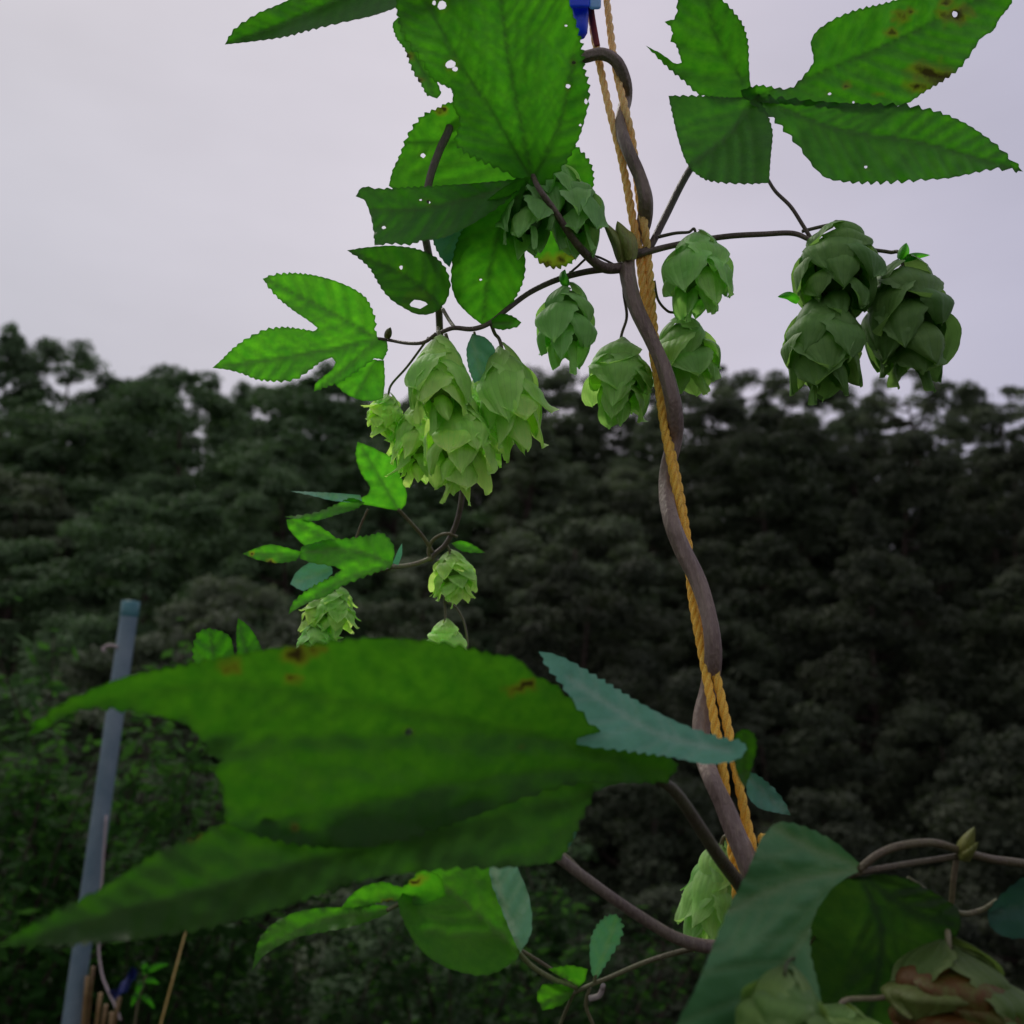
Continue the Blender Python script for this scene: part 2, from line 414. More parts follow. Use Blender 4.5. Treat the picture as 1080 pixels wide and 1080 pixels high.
def sheet(outline, dfun, veins=(), serr=(2.4, 8.0), holes=(), spots=(), res=5.0, fold=0.012, under=False,
          seed=0, ripple=0.004, off=0.0, sec_gap=17.0, vw=1.0, va=1.0):
    """one lamina: outline traced round its edge, teeth added, folded along its veins"""
    r_ = random.Random(seed)
    O, cor = smooth_outline(outline, 1.7)
    area = 0.5 * np.sum(O[:, 0] * np.roll(O[:, 1], -1) - np.roll(O[:, 0], -1) * O[:, 1])
    T = np.roll(O, -1, 0) - np.roll(O, 1, 0); T /= np.linalg.norm(T, axis=1)[:, None] + 1e-9
    Nn = np.stack([T[:, 1], -T[:, 0]], 1) * (1 if area > 0 else -1)
    s = np.concatenate([[0], np.cumsum(np.linalg.norm(np.diff(O, axis=0), axis=1))])
    amp, wl = serr
    if amp > 0:
        ph = s / wl + 0.45 * np.sin(s / (wl * 3.1) + seed) + 0.3 * np.sin(s / (wl * 1.7) + 2 * seed)
        t = ph % 1.0
        prof = np.where(t < 0.7, t / 0.7, (1 - t) / 0.3) - 0.45
        prof *= 0.75 + 0.5 * np.sin(s / 23.0 + seed)
        prof = np.where(cor, 0, prof)
        O = O + Nn * (amp * prof)[:, None]
    x0, y0 = O.min(0); x1, y1 = O.max(0)
    gx, gy = np.meshgrid(np.arange(x0, x1, res), np.arange(y0, y1, res * 0.87))
    gx = gx + (np.arange(gx.shape[0]) % 2)[:, None] * res * 0.5
    G = np.stack([gx.ravel(), gy.ravel()], 1)
    G = G + rng.uniform(-0.15, 0.15, G.shape) * res
    G = G[in_poly(G, O)]
    G = G[seg_dist(G, O, np.roll(O, -1, 0)) > res * 0.45]
    pts = [Vector((p[0], -p[1])) for p in O] + [Vector((p[0], -p[1])) for p in G]
    n = len(O)
    edges = [(i, (i + 1) % n) for i in range(n)]
    H = [np.asarray(h, float) for h in holes]
    for h in H:
        k = len(pts); m = len(h)
        pts += [Vector((p[0], -p[1])) for p in h]
        edges += [(k + i, k + (i + 1) % m) for i in range(m)]
    vo, eo, fo, _, _, _ = delaunay_2d_cdt(pts, edges, [], 0, 1e-5)
    Q = np.array([(v.x, -v.y) for v in vo])
    F = np.array([f for f in fo if len(f) == 3])
    cen = Q[F].mean(1)
    keep = in_poly(cen, O)
    for h in H: keep &= ~in_poly(cen, h)
    F = F[keep]
    used = np.unique(F); remap = -np.ones(len(Q), int); remap[used] = np.arange(len(used))
    Q = Q[used]; F = remap[F]
    # veins
    pa, pb, sa, sb = [], [], [], []
    for vn in veins:
        C = catmull(np.array(vn, float), 6)
        pa += list(C[:-1]); pb += list(C[1:])
        seglen = np.concatenate([[0], np.cumsum(np.linalg.norm(np.diff(C, axis=0), axis=1))])
        pos_ = sec_gap * 0.8; k = 0
        while pos_ < seglen[-1] * 0.93:
            i = min(np.searchsorted(seglen, pos_), len(C) - 1)
            d = C[i] - C[i - 1]; d /= np.linalg.norm(d) + 1e-9
            for sg in (1, -1):
                a = sg * R(48 + r_.uniform(-5, 5))
                q = C[i].copy(); L = (1 - pos_ / seglen[-1]) * 0.55 * seglen[-1] + sec_gap * 1.5
                st = 5
                for w in range(st):
                    aa = a * (1 - 0.08 * w)
                    dd = np.array([d[0] * math.cos(aa) - d[1] * math.sin(aa), d[0] * math.sin(aa) + d[1] * math.cos(aa)])
                    q2 = q + dd * L / st
                    sa.append(q); sb.append(q2); q = q2
            pos_ += sec_gap * r_.uniform(0.85, 1.15); k += 1
    if pa:
        dp = seg_dist(Q, np.array(pa), np.array(pb))
        ds = seg_dist(Q, np.array(sa), np.array(sb)) if sa else np.full(len(Q), 99.0)
    else:
        dp = np.full(len(Q), 99.0); ds = dp
    vein = np.clip(np.exp(-(dp / (2.3 * vw)) ** 2) + 0.45 * np.exp(-(ds / (1.9 * vw)) ** 2), 0, 1) * va
    D = dfun(Q[:, 0], Q[:, 1]) + off
    scale = np.mean(D) / 0.55
    if pa:
        D = D - fold * np.minimum(dp, 80) / 100.0 * scale
        D = D - 0.0024 * va * np.minimum(np.minimum(ds, dp), 7) / 7 * scale
    rp = np.array([mnoise.noise(Vector((q[0] / 46.0, q[1] / 46.0, seed * 3.7))) + 0.4 * mnoise.noise(Vector((q[0] / 17.0, q[1] / 17.0, seed * 1.3))) for q in Q])
    de = seg_dist(Q, O, np.roll(O, -1, 0))
    D = D + ripple * rp * scale * (0.5 + 0.8 * np.exp(-de / 14))
    sp = np.zeros(len(Q))
    for (sx, sy, sr) in spots:
        wob = np.array([mnoise.noise(Vector((q[0] / (sr * .8), q[1] / (sr * .8), sx))) for q in Q])
        sp = np.maximum(sp, np.clip(1.2 - np.hypot((Q[:, 0] - sx) * .8, (Q[:, 1] - sy) * 1.25) / sr + 0.75 * wob, 0, 1))
    for h in H:
        c = h.mean(0); rr = np.hypot(*(h - c).T).max()
        if rr < 12: sp = np.maximum(sp, np.clip(1.15 - np.hypot(*(Q - c).T) / (rr * 1.5 + 1.0), 0, 0.16))
    V = P(Q[:, 0], Q[:, 1], D)
    if under: F = F[:, ::-1]
    return V, F, dict(pale=np.full(len(V), 1.0 if under else 0.0), vein=vein, spot=sp, edge=np.clip(de / 5.0, 0, 1))

def leaf(parent, sheets, tint=(1, 1, 1), label=None, name='leaf', petiole=None, prad=(2.5, 2.0), pmat=None, ptint=None):
    Vs, Fs, At, k = [], [], {}, 0
    for V, F, a in sheets:
        Vs.append(V); Fs.append(F + k); k += len(V)
        for kk, vv in a.items(): At.setdefault(kk, []).append(vv)
    o = mesh(name, np.vstack(Vs), np.vstack(Fs), M_leaf, parent, {k_: np.concatenate(v_) for k_, v_ in At.items()}, tint=tint)
    if label: o['label'] = label
    if petiole:
        stem(o, petiole, prad, 'petiole', pmat or M_stalk, tint=ptint)
    return o

def stem(parent, pts, rpx, name, mat, sides=8, ridge=0.05, twist=0, tint=None, per=8):
    """stem through (x, y, depth) points, radius in photograph pixels at its depth"""
    pts = np.array(pts, float)
    W = P(pts[:, 0], pts[:, 1], pts[:, 2])
    r_ = np.interp(np.linspace(0, 1, len(pts)), np.linspace(0, 1, len(rpx)), rpx) * pts[:, 2] / FPX
    C = catmull(np.hstack([W, r_[:, None]]), per)
    V, F, al = tube_geo(C[:, :3], np.maximum(C[:, 3], 1e-5), sides, ridge, 6, twist)
    return mesh(name, V, F, mat, parent, {'along': al}, tint=tint)

# ------------------------------------------------------------------ cone builder
def cone(parent, top, tip, rad, n=30, seed=0, flare=0.25, tint=(1, 1, 1), stalk=None, srad=(1.6, 1.4), blen=0.42, wid=1.0,
         label=None, spots=0.0, prof_pow=0.6, name='cone', stint=None):
    """hop cone hung by its base at `top`, pointing to `tip` (x, y, depth); rad in pixels"""
    r_ = random.Random(seed)
    A = P(*top); Bp = P(*tip); ax = Bp - A; L = np.linalg.norm(ax); ax /= L
    e1 = np.cross(ax, np.array([0.3, 0.9, 0.2])); e1 /= np.linalg.norm(e1); e2 = np.cross(ax, e1)
    Rm = rad * top[2] / FPX
    nu, nv = 16, 13
    Vs, U, Vv, RN, SP, F = [], [], [], [], [], []
    uu = np.linspace(0, 1, nu); vv = np.linspace(-1, 1, nv)
    k = 0
    for i in range(n):
        t = (i + 0.3) / n
        th = i * 2.39996 + r_.uniform(-0.55, 0.55); pl = r_.uniform(0, 6.28); pk = r_.uniform(4, 9)
        bl = L * blen * r_.uniform(0.72, 1.25) * (1 - 0.25 * max(0, t - 0.6))
        a0 = t * (L - bl * 0.72) - 0.01 * L
        env = (math.sin(math.pi * min(1, 0.16 + 0.84 * t)) ** prof_pow) if t > 0.35 else min(1.0, 0.58 + 1.2 * t)
        env = max(env, 0.30)
        fl = flare * (0.4 + r_.random() ** 2 * 2.4) * Rm * (1.25 - 0.5 * t)
        w = Rm * 0.80 * wid * r_.uniform(0.62, 1.25) * (0.6 + 0.4 * env)
        bend = r_.uniform(-0.35, 0.35); curl = r_.uniform(-0.25, 0.40); rn = r_.random()
        roll = r_.uniform(-0.5, 0.5)
        rad_u = Rm * env * np.sin(np.clip(uu / 0.62, 0, 1) * math.pi / 2) ** 0.8
        rad_u = rad_u - Rm * env * 0.24 * np.clip((uu - 0.5) / 0.5, 0, 1) ** 2 + fl * np.clip((uu - 0.62) / 0.38, 0, 1) ** 2
        rad_u = np.maximum(rad_u, Rm * 0.06)
        a_u = a0 + bl * (uu ** 1.15)
        w_u = w * (np.sin(np.clip(uu * 0.94 + 0.06, 0, 1) ** 0.80 * math.pi) ** 0.72) * (1 - 0.10 * uu) + 0.02 * w
        w_u[-1] = 0.02 * w
        for j in range(nu):
            wob = 1 + 0.10 * math.sin(j * 2.1 + i) * r_.random()
            dth = vv * w_u[j] * wob / max(rad_u[j], Rm * 0.45)
            rr = rad_u[j] + Rm * curl * (np.abs(vv) ** 2.2) * (0.25 + uu[j]) * 0.5 + Rm * 0.05 * (1 - vv ** 2) + Rm * roll * vv * 0.25 * uu[j] + Rm * 0.035 * np.sin(vv * pk + pl + uu[j] * 2) * (0.3 + uu[j])
            ang = th + dth + bend * uu[j]
            aa = a_u[j] - L * 0.03 * (vv ** 2) * uu[j] + L * 0.006 * np.sin(vv * 6 + i)
            pt = A + aa[:, None] * ax + rr[:, None] * (np.cos(ang)[:, None] * e1 + np.sin(ang)[:, None] * e2)
            Vs.append(pt); U += [uu[j]] * nv; Vv += list(vv); RN += [rn] * nv
            SP += [max(0.0, spots * (rn * 1.6 - 0.5) * (1.3 - t))] * nv
        for j in range(nu - 1):
            for q in range(nv - 1):
                F.append((k + j * nv + q, k + j * nv + q + 1, k + (j + 1) * nv + q + 1, k + (j + 1) * nv + q))
        k += nu * nv
    # core surface added under the bracts to block light and darken cone centres
    ts = np.linspace(0.15, 0.80, 9); ns = 12; th = np.linspace(0, 2 * math.pi, ns, endpoint=False)
    cr_ = Rm * 0.58 * np.sin(np.clip(0.12 + 0.86 * (ts - .15) / .65, 0, 1) * math.pi) ** 0.6
    Vs.append((A + (ts * L)[:, None, None] * ax + cr_[:, None, None] * (np.cos(th)[None, :, None] * e1 + np.sin(th)[None, :, None] * e2)).reshape(-1, 3))
    m_ = 9 * ns; U += [0.0] * m_; Vv += [0.3] * m_; RN += [0.0] * m_; SP += [0.0] * m_
    for j in range(8):
        for q in range(ns): F.append((k + j * ns + q, k + j * ns + (q + 1) % ns, k + (j + 1) * ns + (q + 1) % ns, k + (j + 1) * ns + q))
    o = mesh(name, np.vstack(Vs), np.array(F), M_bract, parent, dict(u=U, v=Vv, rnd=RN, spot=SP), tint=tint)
    if label: o['label'] = label
    # axis of the cone and its stalk
    if stalk:
        pts = list(stalk) + [tuple(top), (top[0] + 0.35 * (tip[0] - top[0]), top[1] + 0.35 * (tip[1] - top[1]), top[2] + 0.35 * (tip[2] - top[2]))]
        stem(o, pts, srad, 'stalk', M_stalk, tint=stint)
    return o

# ================================================================== MAIN HOP VINE
def DR(y): return float(np.interp(y, [-900, 0, 280, 600, 900, 1100], [0.68, 0.60, 0.575, 0.53, 0.47, 0.44]))
base_xy = P(840, 1300, 0.44)
vine = root('hop_vine', 'thick brown hop vine twisted around the golden rope, carrying the large foreground leaf', 'hop vine',
            (float(base_xy[0]), float(base_xy[1]), 0.0))
F_, B_ = -0.008, 0.009
bine_pts = [(560, 95, .02), (585, 72, .012), (606, 62, -.002), (617, 60, F_), (635, 57, F_), (650, 65, F_), (659, 85, -.001), (660, 104, B_), (655, 125, .002), (655, 138, -.002), (663, 160, F_),
            (675, 187, F_), (681, 212, F_), (679, 235, 0.004), (671, 253, B_), (662, 268, 0.0), (662, 290, F_), (670, 322, F_), (684, 352, F_),
            (699, 385, F_), (708, 415, F_), (712, 440, -.002), (711, 465, .008), (704, 495, .010), (703, 522, .004), (709, 552, F_), (720, 580, F_),
            (735, 610, F_), (745, 640, F_), (751, 670, F_), (752, 698, -.002), (748, 725, .010), (741, 755, .012), (740, 788, .008), (750, 820, F_),
            (764, 850, F_), (776, 880, F_), (788, 908, F_), (805, 960, -.005), (825, 1040, .0), (835, 1120, .0)]
bp = [(x, y, DR(y) + o) for x, y, o in bine_pts]
W = P(*[np.array(c) for c in zip(*bp)])
W = np.vstack([W, [[base_xy[0], base_xy[1], 0.7], [base_xy[0], base_xy[1], -0.02]]])
rp_ = np.interp([p[1] for p in bine_pts], [0, 130, 280, 300, 430, 620, 760, 900, 1100], [5.8, 6.3, 8.2, 7.6, 8.0, 8.7, 9.0, 10.4, 11.5]) * np.array([p[2] for p in bp]) / FPX
rp_ = np.concatenate([rp_, [0.0055, 0.006]])
C = catmull(np.hstack([W, rp_[:, None]]), 9)
C[:, 3] *= 1 + 0.06 * np.array([mnoise.noise(Vector((i_ * .13, 3.1, 0))) for i_ in range(len(C))]) + 0.03 * np.array([mnoise.noise(Vector((i_ * .6, 9.1, 0))) for i_ in range(len(C))])
V, F, al = tube_geo(C[:, :3], C[:, 3], 24, 0.075, 6, 14.0)
mesh('bine', V, F, M_bine, vine, {'along': al})

# stipules and bud at the upper node
def blade(parent, name, pts, wpx, mat, tint=None):
    """small pointed leaf-like sheath along (x, y, d) points"""
    pts = catmull(np.array(pts, float), 6); n = len(pts)
    t = np.linspace(0, 1, n); w = wpx * np.sin(np.clip(0.12 + 0.88 * t, 0, 1) ** 0.75 * math.pi) ** 0.8
    T = np.gradient(pts[:, :2], axis=0); T /= np.linalg.norm(T, axis=1)[:, None] + 1e-9
    Nn = np.stack([-T[:, 1], T[:, 0]], 1); Vs = []
    vv = np.linspace(-1, 1, 7)
    for i in range(n):
        q = pts[i, :2] + vv[:, None] * Nn[i] * w[i]
        Vs.append(P(q[:, 0], q[:, 1], pts[i, 2] + 0.006 * (vv ** 2) * w[i] / 8))
    Fq = np.array([(i * 7 + j, i * 7 + j + 1, (i + 1) * 7 + j + 1, (i + 1) * 7 + j) for i in range(n - 1) for j in range(6)])
    V = np.vstack(Vs)
    return mesh(name, V, Fq, mat, parent, dict(pale=np.zeros(len(V)), vein=np.zeros(len(V)), spot=np.zeros(len(V)), edge=np.ones(len(V)), along=np.zeros(len(V))), tint=tint)
dn = DR(270)
blade(vine, 'stipule', [(656, 276, dn - .012), (652, 258, dn - .014), (645, 246, dn - .012), (635, 232, dn - .008)], 7, M_stip)
blade(vine, 'stipule', [(664, 274, dn - .014), (661, 256, dn - .016), (656, 246, dn - .013), (651, 233, dn - .008)], 11, M_stip)
blade(vine, 'stipule', [(678, 285, dn + .004), (680, 300, dn + .004), (683, 325, dn + .004)], 6, M_stip)

# petioles and side shoots of the upper node
stem(vine, [(664, 281, dn - .004), (640, 283, dn - .012), (622, 272, dn - .02), (603, 250, dn - .03), (586, 224, dn - .036), (568, 198, dn - .04), (560, 180, dn - .028)],
     (6.5, 5.8, 4.8, 4.0, 3.6, 3.0, 2.5), 'petiole', M_bine, tint=(.75, .75, .75))
stem(vine, [(660, 281, dn), (636, 284, dn - .004), (612, 288, dn - .006), (585, 296, dn - .006), (558, 309, dn - .006), (535, 326, dn - .01), (516, 341, dn - .014), (498, 347, dn - .02), (478, 346, dn - .02), (462, 352, dn - .02)],
     (4.2, 3.6, 3.2, 3.0, 2.6, 2.2), 'side_shoot', M_bine, tint=(.6, .6, .6))
stem(vine, [(650, 280, dn - .004), (625, 270, dn - .002), (608, 282, dn + .002), (598, 291, dn + .002)], (1.3, 1.3, 1.3), 'side_shoot', M_bine, tint=(.5, .5, .5))
stem(vine, [(662, 272, dn), (682, 266, dn + .002), (705, 260, dn + .006), (735, 254, dn + .006), (770, 249, dn + .004), (805, 247, dn), (835, 246, dn), (852, 252, dn - .004), (870, 262, dn - .005)],
     (4.4, 3.6, 3.3, 3.2, 3.0, 2.8, 2.2), 'side_shoot', M_bine, tint=(.6, .6, .6))
stem(vine, [(809, 188, dn + .008), (818, 202, dn + .004), (834, 218, dn), (847, 238, dn - .002), (858, 256, dn - .003)], (1.8, 2.0, 2.2), 'side_shoot', M_bine, tint=(.5, .5, .5))

# upper-left big leaf (three lobes round the petiole)
Bl = [(565, 197), (590, 180), (604, 160), (612, 142), (617, 125), (621, 108), (621, 90), (616, 70), (614, 48), (607, 22), (600, 0), (590, -50), (550, -110), (500, -110), (455, -60), (428, -25), (418, 0),
      (421, 25), (430, 45), (445, 65), (455, 83), (468, 90), (477, 96), (478, 112), (485, 128), (480, 150), (497, 165), (530, 180)]
hB = [ellipse(466, 6, 4.5, 5), ellipse(475, 68, 6, 4.5), ellipse(480, 73, 3.5, 2.5), ellipse(605, 66, 2.5, 1.8), ellipse(599, 91, 3, 2.3), ellipse(618, 107, 1.8, 3), ellipse(597, 27, 1.8, 1.2), ellipse(612, 132, 1.6, 1.4), ellipse(458, 3, 2, 3)]
sB = sheet(Bl, plane(.545, 565, 190, .004, .030, .004, .006), [[(562, 190), (545, 110), (530, 20), (520, -80)], [(560, 188), (520, 120), (480, 60), (450, 0)], [(563, 188), (590, 130), (605, 60)]], (4.2, 9), hB, [(474, 70, 5)], 4, seed=1, fold=.02)
sD = sheet([(560, 186), (535, 190), (490, 194), (440, 197), (400, 199), (383, 197), (375, 207), (385, 212), (391, 228), (394, 244), (395, 259), (412, 257), (432, 258), (445, 254), (470, 250), (500, 235), (530, 215)],
           plane(.535, 560, 190, -.012, -.035, .002), [[(560, 190), (500, 208), (440, 220), (388, 222)]], (2.2, 9), [ellipse(405, 240, 2.2, 1.8), ellipse(452, 213, 2.4, 1.8), ellipse(444, 211, 2, 1)], [], 4, seed=2)
sE = sheet([(560, 185), (535, 195), (515, 210), (497, 228), (484, 250), (477, 275), (476, 300), (482, 318), (495, 332), (509, 343), (525, 334), (540, 320), (550, 302), (554, 285), (553, 262), (547, 235), (552, 205)],
           plane(.53, 560, 190, .002, .025, 0, .004), [[(556, 192), (530, 235), (516, 285), (509, 340)]], (1.6, 8), [ellipse(507, 295, 1.6, 1.3)], [], 4, seed=3)
sEu = sheet([(500, 208), (480, 222), (462, 238), (454, 243), (458, 258), (465, 272), (474, 282), (482, 262), (490, 242)], plane(.548, 480, 240, .01, .02), [[(500, 210), (470, 270)]], (1.2, 8), under=True, seed=4)
leaf(vine, [sB, sD, sE, sEu], (0.82, .80, .8), 'large green leaf seen from below with small bite holes')
sB2 = sheet([(420, 18), (414, 26), (418, 40), (427, 52), (432, 66), (437, 78), (446, 92), (450, 100), (461, 104), (465, 98), (460, 84), (450, 66), (440, 48), (430, 30)], plane(.575, 440, 60, .02, 0), [[(420, 22), (458, 100)]], (2.4, 6), [], [(428, 60, 8), (440, 85, 6)], 4, seed=5)
sC = sheet([(478, 108), (462, 114), (447, 121), (436, 133), (428, 147), (422, 163), (414, 180), (410, 196), (425, 205), (470, 215), (540, 230), (556, 255), (562, 268), (572, 279), (588, 283), (604, 276), (610, 262), (612, 240), (620, 215), (626, 195), (625, 178), (619, 166), (607, 154), (580, 140), (530, 120)],
           plane(.60, 540, 180, .0, .02), [[(560, 175), (500, 150), (430, 150)], [(560, 175), (590, 240), (588, 282)], [(560, 175), (605, 175)]], (3.4, 8), [ellipse(446, 164, 3, 2.5)], [(578, 280, 14), (605, 268, 10), (590, 276, 8), (466, 116, 7)], 5, seed=6)
leaf(vine, [sB2, sC], (0.9, .85, .8), 'leaf behind the cones with a yellow and brown lower edge')

# top left lobe hanging in from above
sA = sheet([(237, 47), (248, 30), (272, 14), (300, 2), (330, -14), (380, -45), (450, -70), (470, -40), (445, -5), (418, 8), (392, 17), (360, 24), (330, 31), (300, 39), (265, 44)], plane(.56, 330, 10, -.012, -.03), [[(460, -55), (380, -12), (300, 24), (240, 46)]], (2.0, 9), [], [], 4, seed=7, fold=.05)
leaf(vine, [sA], (.62, .62, .62), petiole=[(455, -55, .545), (500, -75, .555), (545, -85, .58)], prad=(3, 3))

# upper right leaf
J1 = [(800, 102), (792, 92), (790, 70), (789, 45), (783, 25), (770, 8), (755, -8), (735, -40), (716, -10), (713, 17), (701, 23), (709, 32), (707, 44), (713, 47), (719, 66), (712, 67), (698, 57), (681, 48), (690, 57), (705, 72), (722, 86), (738, 100), (768, 104)]
J2 = [(800, 102), (768, 103), (738, 101), (705, 101), (709, 120), (714, 142), (721, 165), (729, 179), (745, 190), (765, 193), (790, 194), (811, 193), (813, 165), (815, 140), (810, 122)]
J3 = [(786, 105), (781, 95), (800, 90), (820, 93), (834, 93), (846, 82), (858, 65), (855, 45), (862, 32), (880, 20), (905, 10), (935, 3), (975, -10), (1020, -30), (1070, -20), (1067, 3), (1054, 20), (1048, 32), (1035, 40), (1025, 55), (1012, 72), (995, 85), (975, 97), (957, 109), (935, 114), (900, 116), (850, 111), (815, 109)]
J4 = [(790, 108), (800, 101), (830, 104), (880, 108), (925, 110), (957, 111), (990, 118), (1020, 131), (1050, 152), (1079, 181), (1050, 178), (1020, 184), (1000, 188), (970, 190), (945, 192), (915, 193), (893, 192), (872, 188), (858, 176), (845, 158), (830, 140), (815, 125), (803, 118)]
sJ = [sheet(J1, plane(.60, 800, 102, -.01, .02), [[(798, 102), (760, 50), (740, -20)]], (2.2, 9), seed=10, spots=[]),
      sheet(J2, plane(.60, 800, 102, .012, -.04), [[(798, 102), (765, 145), (725, 175)]], (2.0, 7), seed=11),
      sheet(J3, plane(.60, 800, 102, .008, .01, .002), [[(798, 102), (870, 75), (950, 40), (1050, -10)]], (2.4, 9), [ellipse(1007, 15, 3.2, 3.4), ellipse(875, 99, 2, 1.6), ellipse(900, 108, 1.4, 1.3)],
            [(1006, 14, 15), (1000, 3, 8), (985, 78, 20), (970, 90, 13), (950, 18, 9), (940, 35, 7), (892, 90, 6), (925, 100, 4), (958, 12, 6)], seed=12),
      sheet(J4, plane(.598, 800, 102, .006, -.02, .002), [[(798, 102), (880, 135), (970, 150), (1072, 179)]], (4.2, 12), [ellipse(913, 176, 2, 1.5)], [], 4, seed=13)]
leaf(vine, sJ, (.66, .66, .66), 'dark four lobed leaf with brown spots near its tip', petiole=[(668, 268, dn), (684, 262, dn + .004), (700, 232, dn + .012), (727, 180, dn + .025), (760, 138, .608), (800, 103, .603)], prad=(5.5, 4.2, 4.2, 4.0, 3.2, 2.5), pmat=M_bine, ptint=(.5, .5, .5))

# bright left leaf with two big lobes
G1 = [(401, 357), (396, 350), (396, 338), (392, 325), (385, 313), (370, 303), (350, 295), (330, 290), (310, 288), (292, 289), (277, 294), (285, 305), (295, 316), (310, 328), (325, 338), (335, 346), (331, 349), (318, 347), (300, 345), (282, 347), (270, 352), (257, 359), (245, 368), (234, 379), (224, 388), (240, 390), (255, 394), (270, 400), (285, 402), (302, 402), (314, 399), (326, 391), (338, 382), (350, 377), (354, 382), (350, 390), (341, 397), (333, 404), (331, 413), (345, 408), (360, 402), (373, 394), (386, 385), (396, 378), (404, 380), (409, 369), (408, 359)]
sG = sheet(G1, plane(.585, 400, 357, -.012, .004, -.002), [[(398, 357), (350, 330), (282, 295)], [(398, 357), (330, 372), (228, 387)], [(398, 358), (360, 392), (333, 412)]], (2.4, 7), [], [], 4, seed=20, fold=.01)
sG2 = sheet([(352, 404), (364, 415), (380, 422), (395, 423), (404, 420), (406, 402), (405, 380), (390, 380), (372, 392)], plane(.595, 380, 400), [[(402, 372), (375, 418)]], (1.2, 8), seed=21)
leaf(vine, [sG, sG2], (1.5, 1.35, 1.4), 'bright yellow green leaf with two long pointed lobes', petiole=[(399, 357, .584), (412, 359, .582), (430, 362, .57), (447, 361, .56), (460, 352, dn - .02)], prad=(1.8, 2.0, 2.0), pmat=M_bine, ptint=(.6, .6, .6))
blade(vine, 'stipule', [(408, 357, .58), (410, 350, .578), (412, 345, .578)], 4, M_stip, (.6, .5, .5))

# dark single lobe leaf beside it
sF = sheet([(366, 264), (385, 261), (412, 259), (438, 262), (458, 270), (470, 283), (475, 300), (471, 317), (461, 328), (450, 332), (438, 331), (428, 326), (415, 318), (405, 308), (398, 297), (390, 283), (378, 272)],
           plane(.575, 420, 295, .012, -.03), [[(468, 325), (430, 292), (370, 265)]], (1.6, 8), [ellipse(440, 321, 10, 4.5, 10), ellipse(423, 282, 1.8, 2.2)], [], 4, seed=22)
leaf(vine, [sF], (.66, .62, .62), 'dark leaf lobe pointing left with a hole near its base', petiole=[(467, 326, .573), (474, 338, .565), (480, 346, dn - .02)], prad=(2, 2))

# cones
def c3(x, y, d): return (x, y, d)
DIM = (.50, .60, .48); RIM = (1.0, 1.0, 0.95)  # DIM puts the backlit shade of the right cones into their tint
cone(vine, (733, 243, dn), (738, 332, dn - .012), 37, 15, 1, .08, (.95, 1.08, .98), [(694, 250, dn + .004), (712, 246, dn + .002), (726, 245, dn)], (2, 1.6, 1.5), .55, 1.12, stint=(.5, .5, .5))
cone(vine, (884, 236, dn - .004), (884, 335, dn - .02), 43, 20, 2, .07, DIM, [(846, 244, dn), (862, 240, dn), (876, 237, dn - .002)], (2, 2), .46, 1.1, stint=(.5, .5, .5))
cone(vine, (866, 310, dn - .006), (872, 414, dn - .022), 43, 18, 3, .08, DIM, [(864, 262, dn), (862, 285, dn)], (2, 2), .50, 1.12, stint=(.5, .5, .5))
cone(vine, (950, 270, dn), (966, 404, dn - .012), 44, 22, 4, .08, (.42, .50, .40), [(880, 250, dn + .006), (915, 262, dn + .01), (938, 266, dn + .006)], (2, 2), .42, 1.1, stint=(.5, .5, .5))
blade(vine, 'bractlet', [(950, 274, dn - .004), (954, 264, dn - .006), (956, 256, dn - .004)], 6, M_leaf, (1.1, 1.1, 1.1))
blade(vine, 'bractlet', [(952, 274, dn - .004), (966, 270, dn - .006), (981, 269, dn)], 4, M_leaf, (1.2, 1.2, 1.2))
blade(vine, 'bractlet', [(842, 318, dn - .02), (832, 312, dn - .024), (820, 313, dn - .02)], 5, M_leaf, (1.3, 1.3, 1.3))
cone(vine, (655, 356, dn + .006), (652, 446, dn - .004), 35, 17, 5, .10, (.98, 1.05, .90), [(657, 284, dn + .004), (658, 310, dn + .01), (661, 334, dn + .01)], (1.5, 1.5), .50, 1.12, stint=(.4, .4, .4))
cone(vine, (715, 333, dn + .014), (732, 412, dn + .008), 35, 17, 6, .10, (.98, 1.05, .90), [(690, 296, dn + .012), (694, 316, dn + .014), (704, 328, dn + .014)], (1.5, 1.5), .50, 1.12, stint=(.4, .4, .4))
cone(vine, (598, 298, dn - .006), (596, 385, dn - .02), 33, 14, 7, .07, (.92, 1.05, .95), [(602, 287, dn - .004), (600, 291, dn - .005)], (2, 1.6), .52, 1.0, stint=(.6, .7, .5))
blade(vine, 'bractlet', [(598, 302, dn - .014), (594, 292, dn - .014), (596, 284, dn - .008)], 5, M_leaf, (1.2, 1.2, 1.2))
# three wrinkled cones clustered under the big leaf
cone(vine, (560, 196, dn - .012), (556, 258, dn - .046), 27, 14, 8, .06, (.62, .78, .70), [(580, 205, dn - .01), (570, 198, dn - .01)], (1.6, 1.5), .6, 1.0)
cone(vine, (606, 190, dn), (612, 258, dn - .03), 28, 14, 9, .06, (.68, .84, .76), [(600, 222, dn - .02), (598, 200, dn - .01)], (1.6, 1.5), .6, 1.0)
cone(vine, (580, 172, dn + .008), (594, 228, dn - .02), 25, 14, 10, .06, (.72, .9, .82), [(596, 238, dn - .016), (584, 190, dn)], (1.6, 1.5), .6, 1.0)
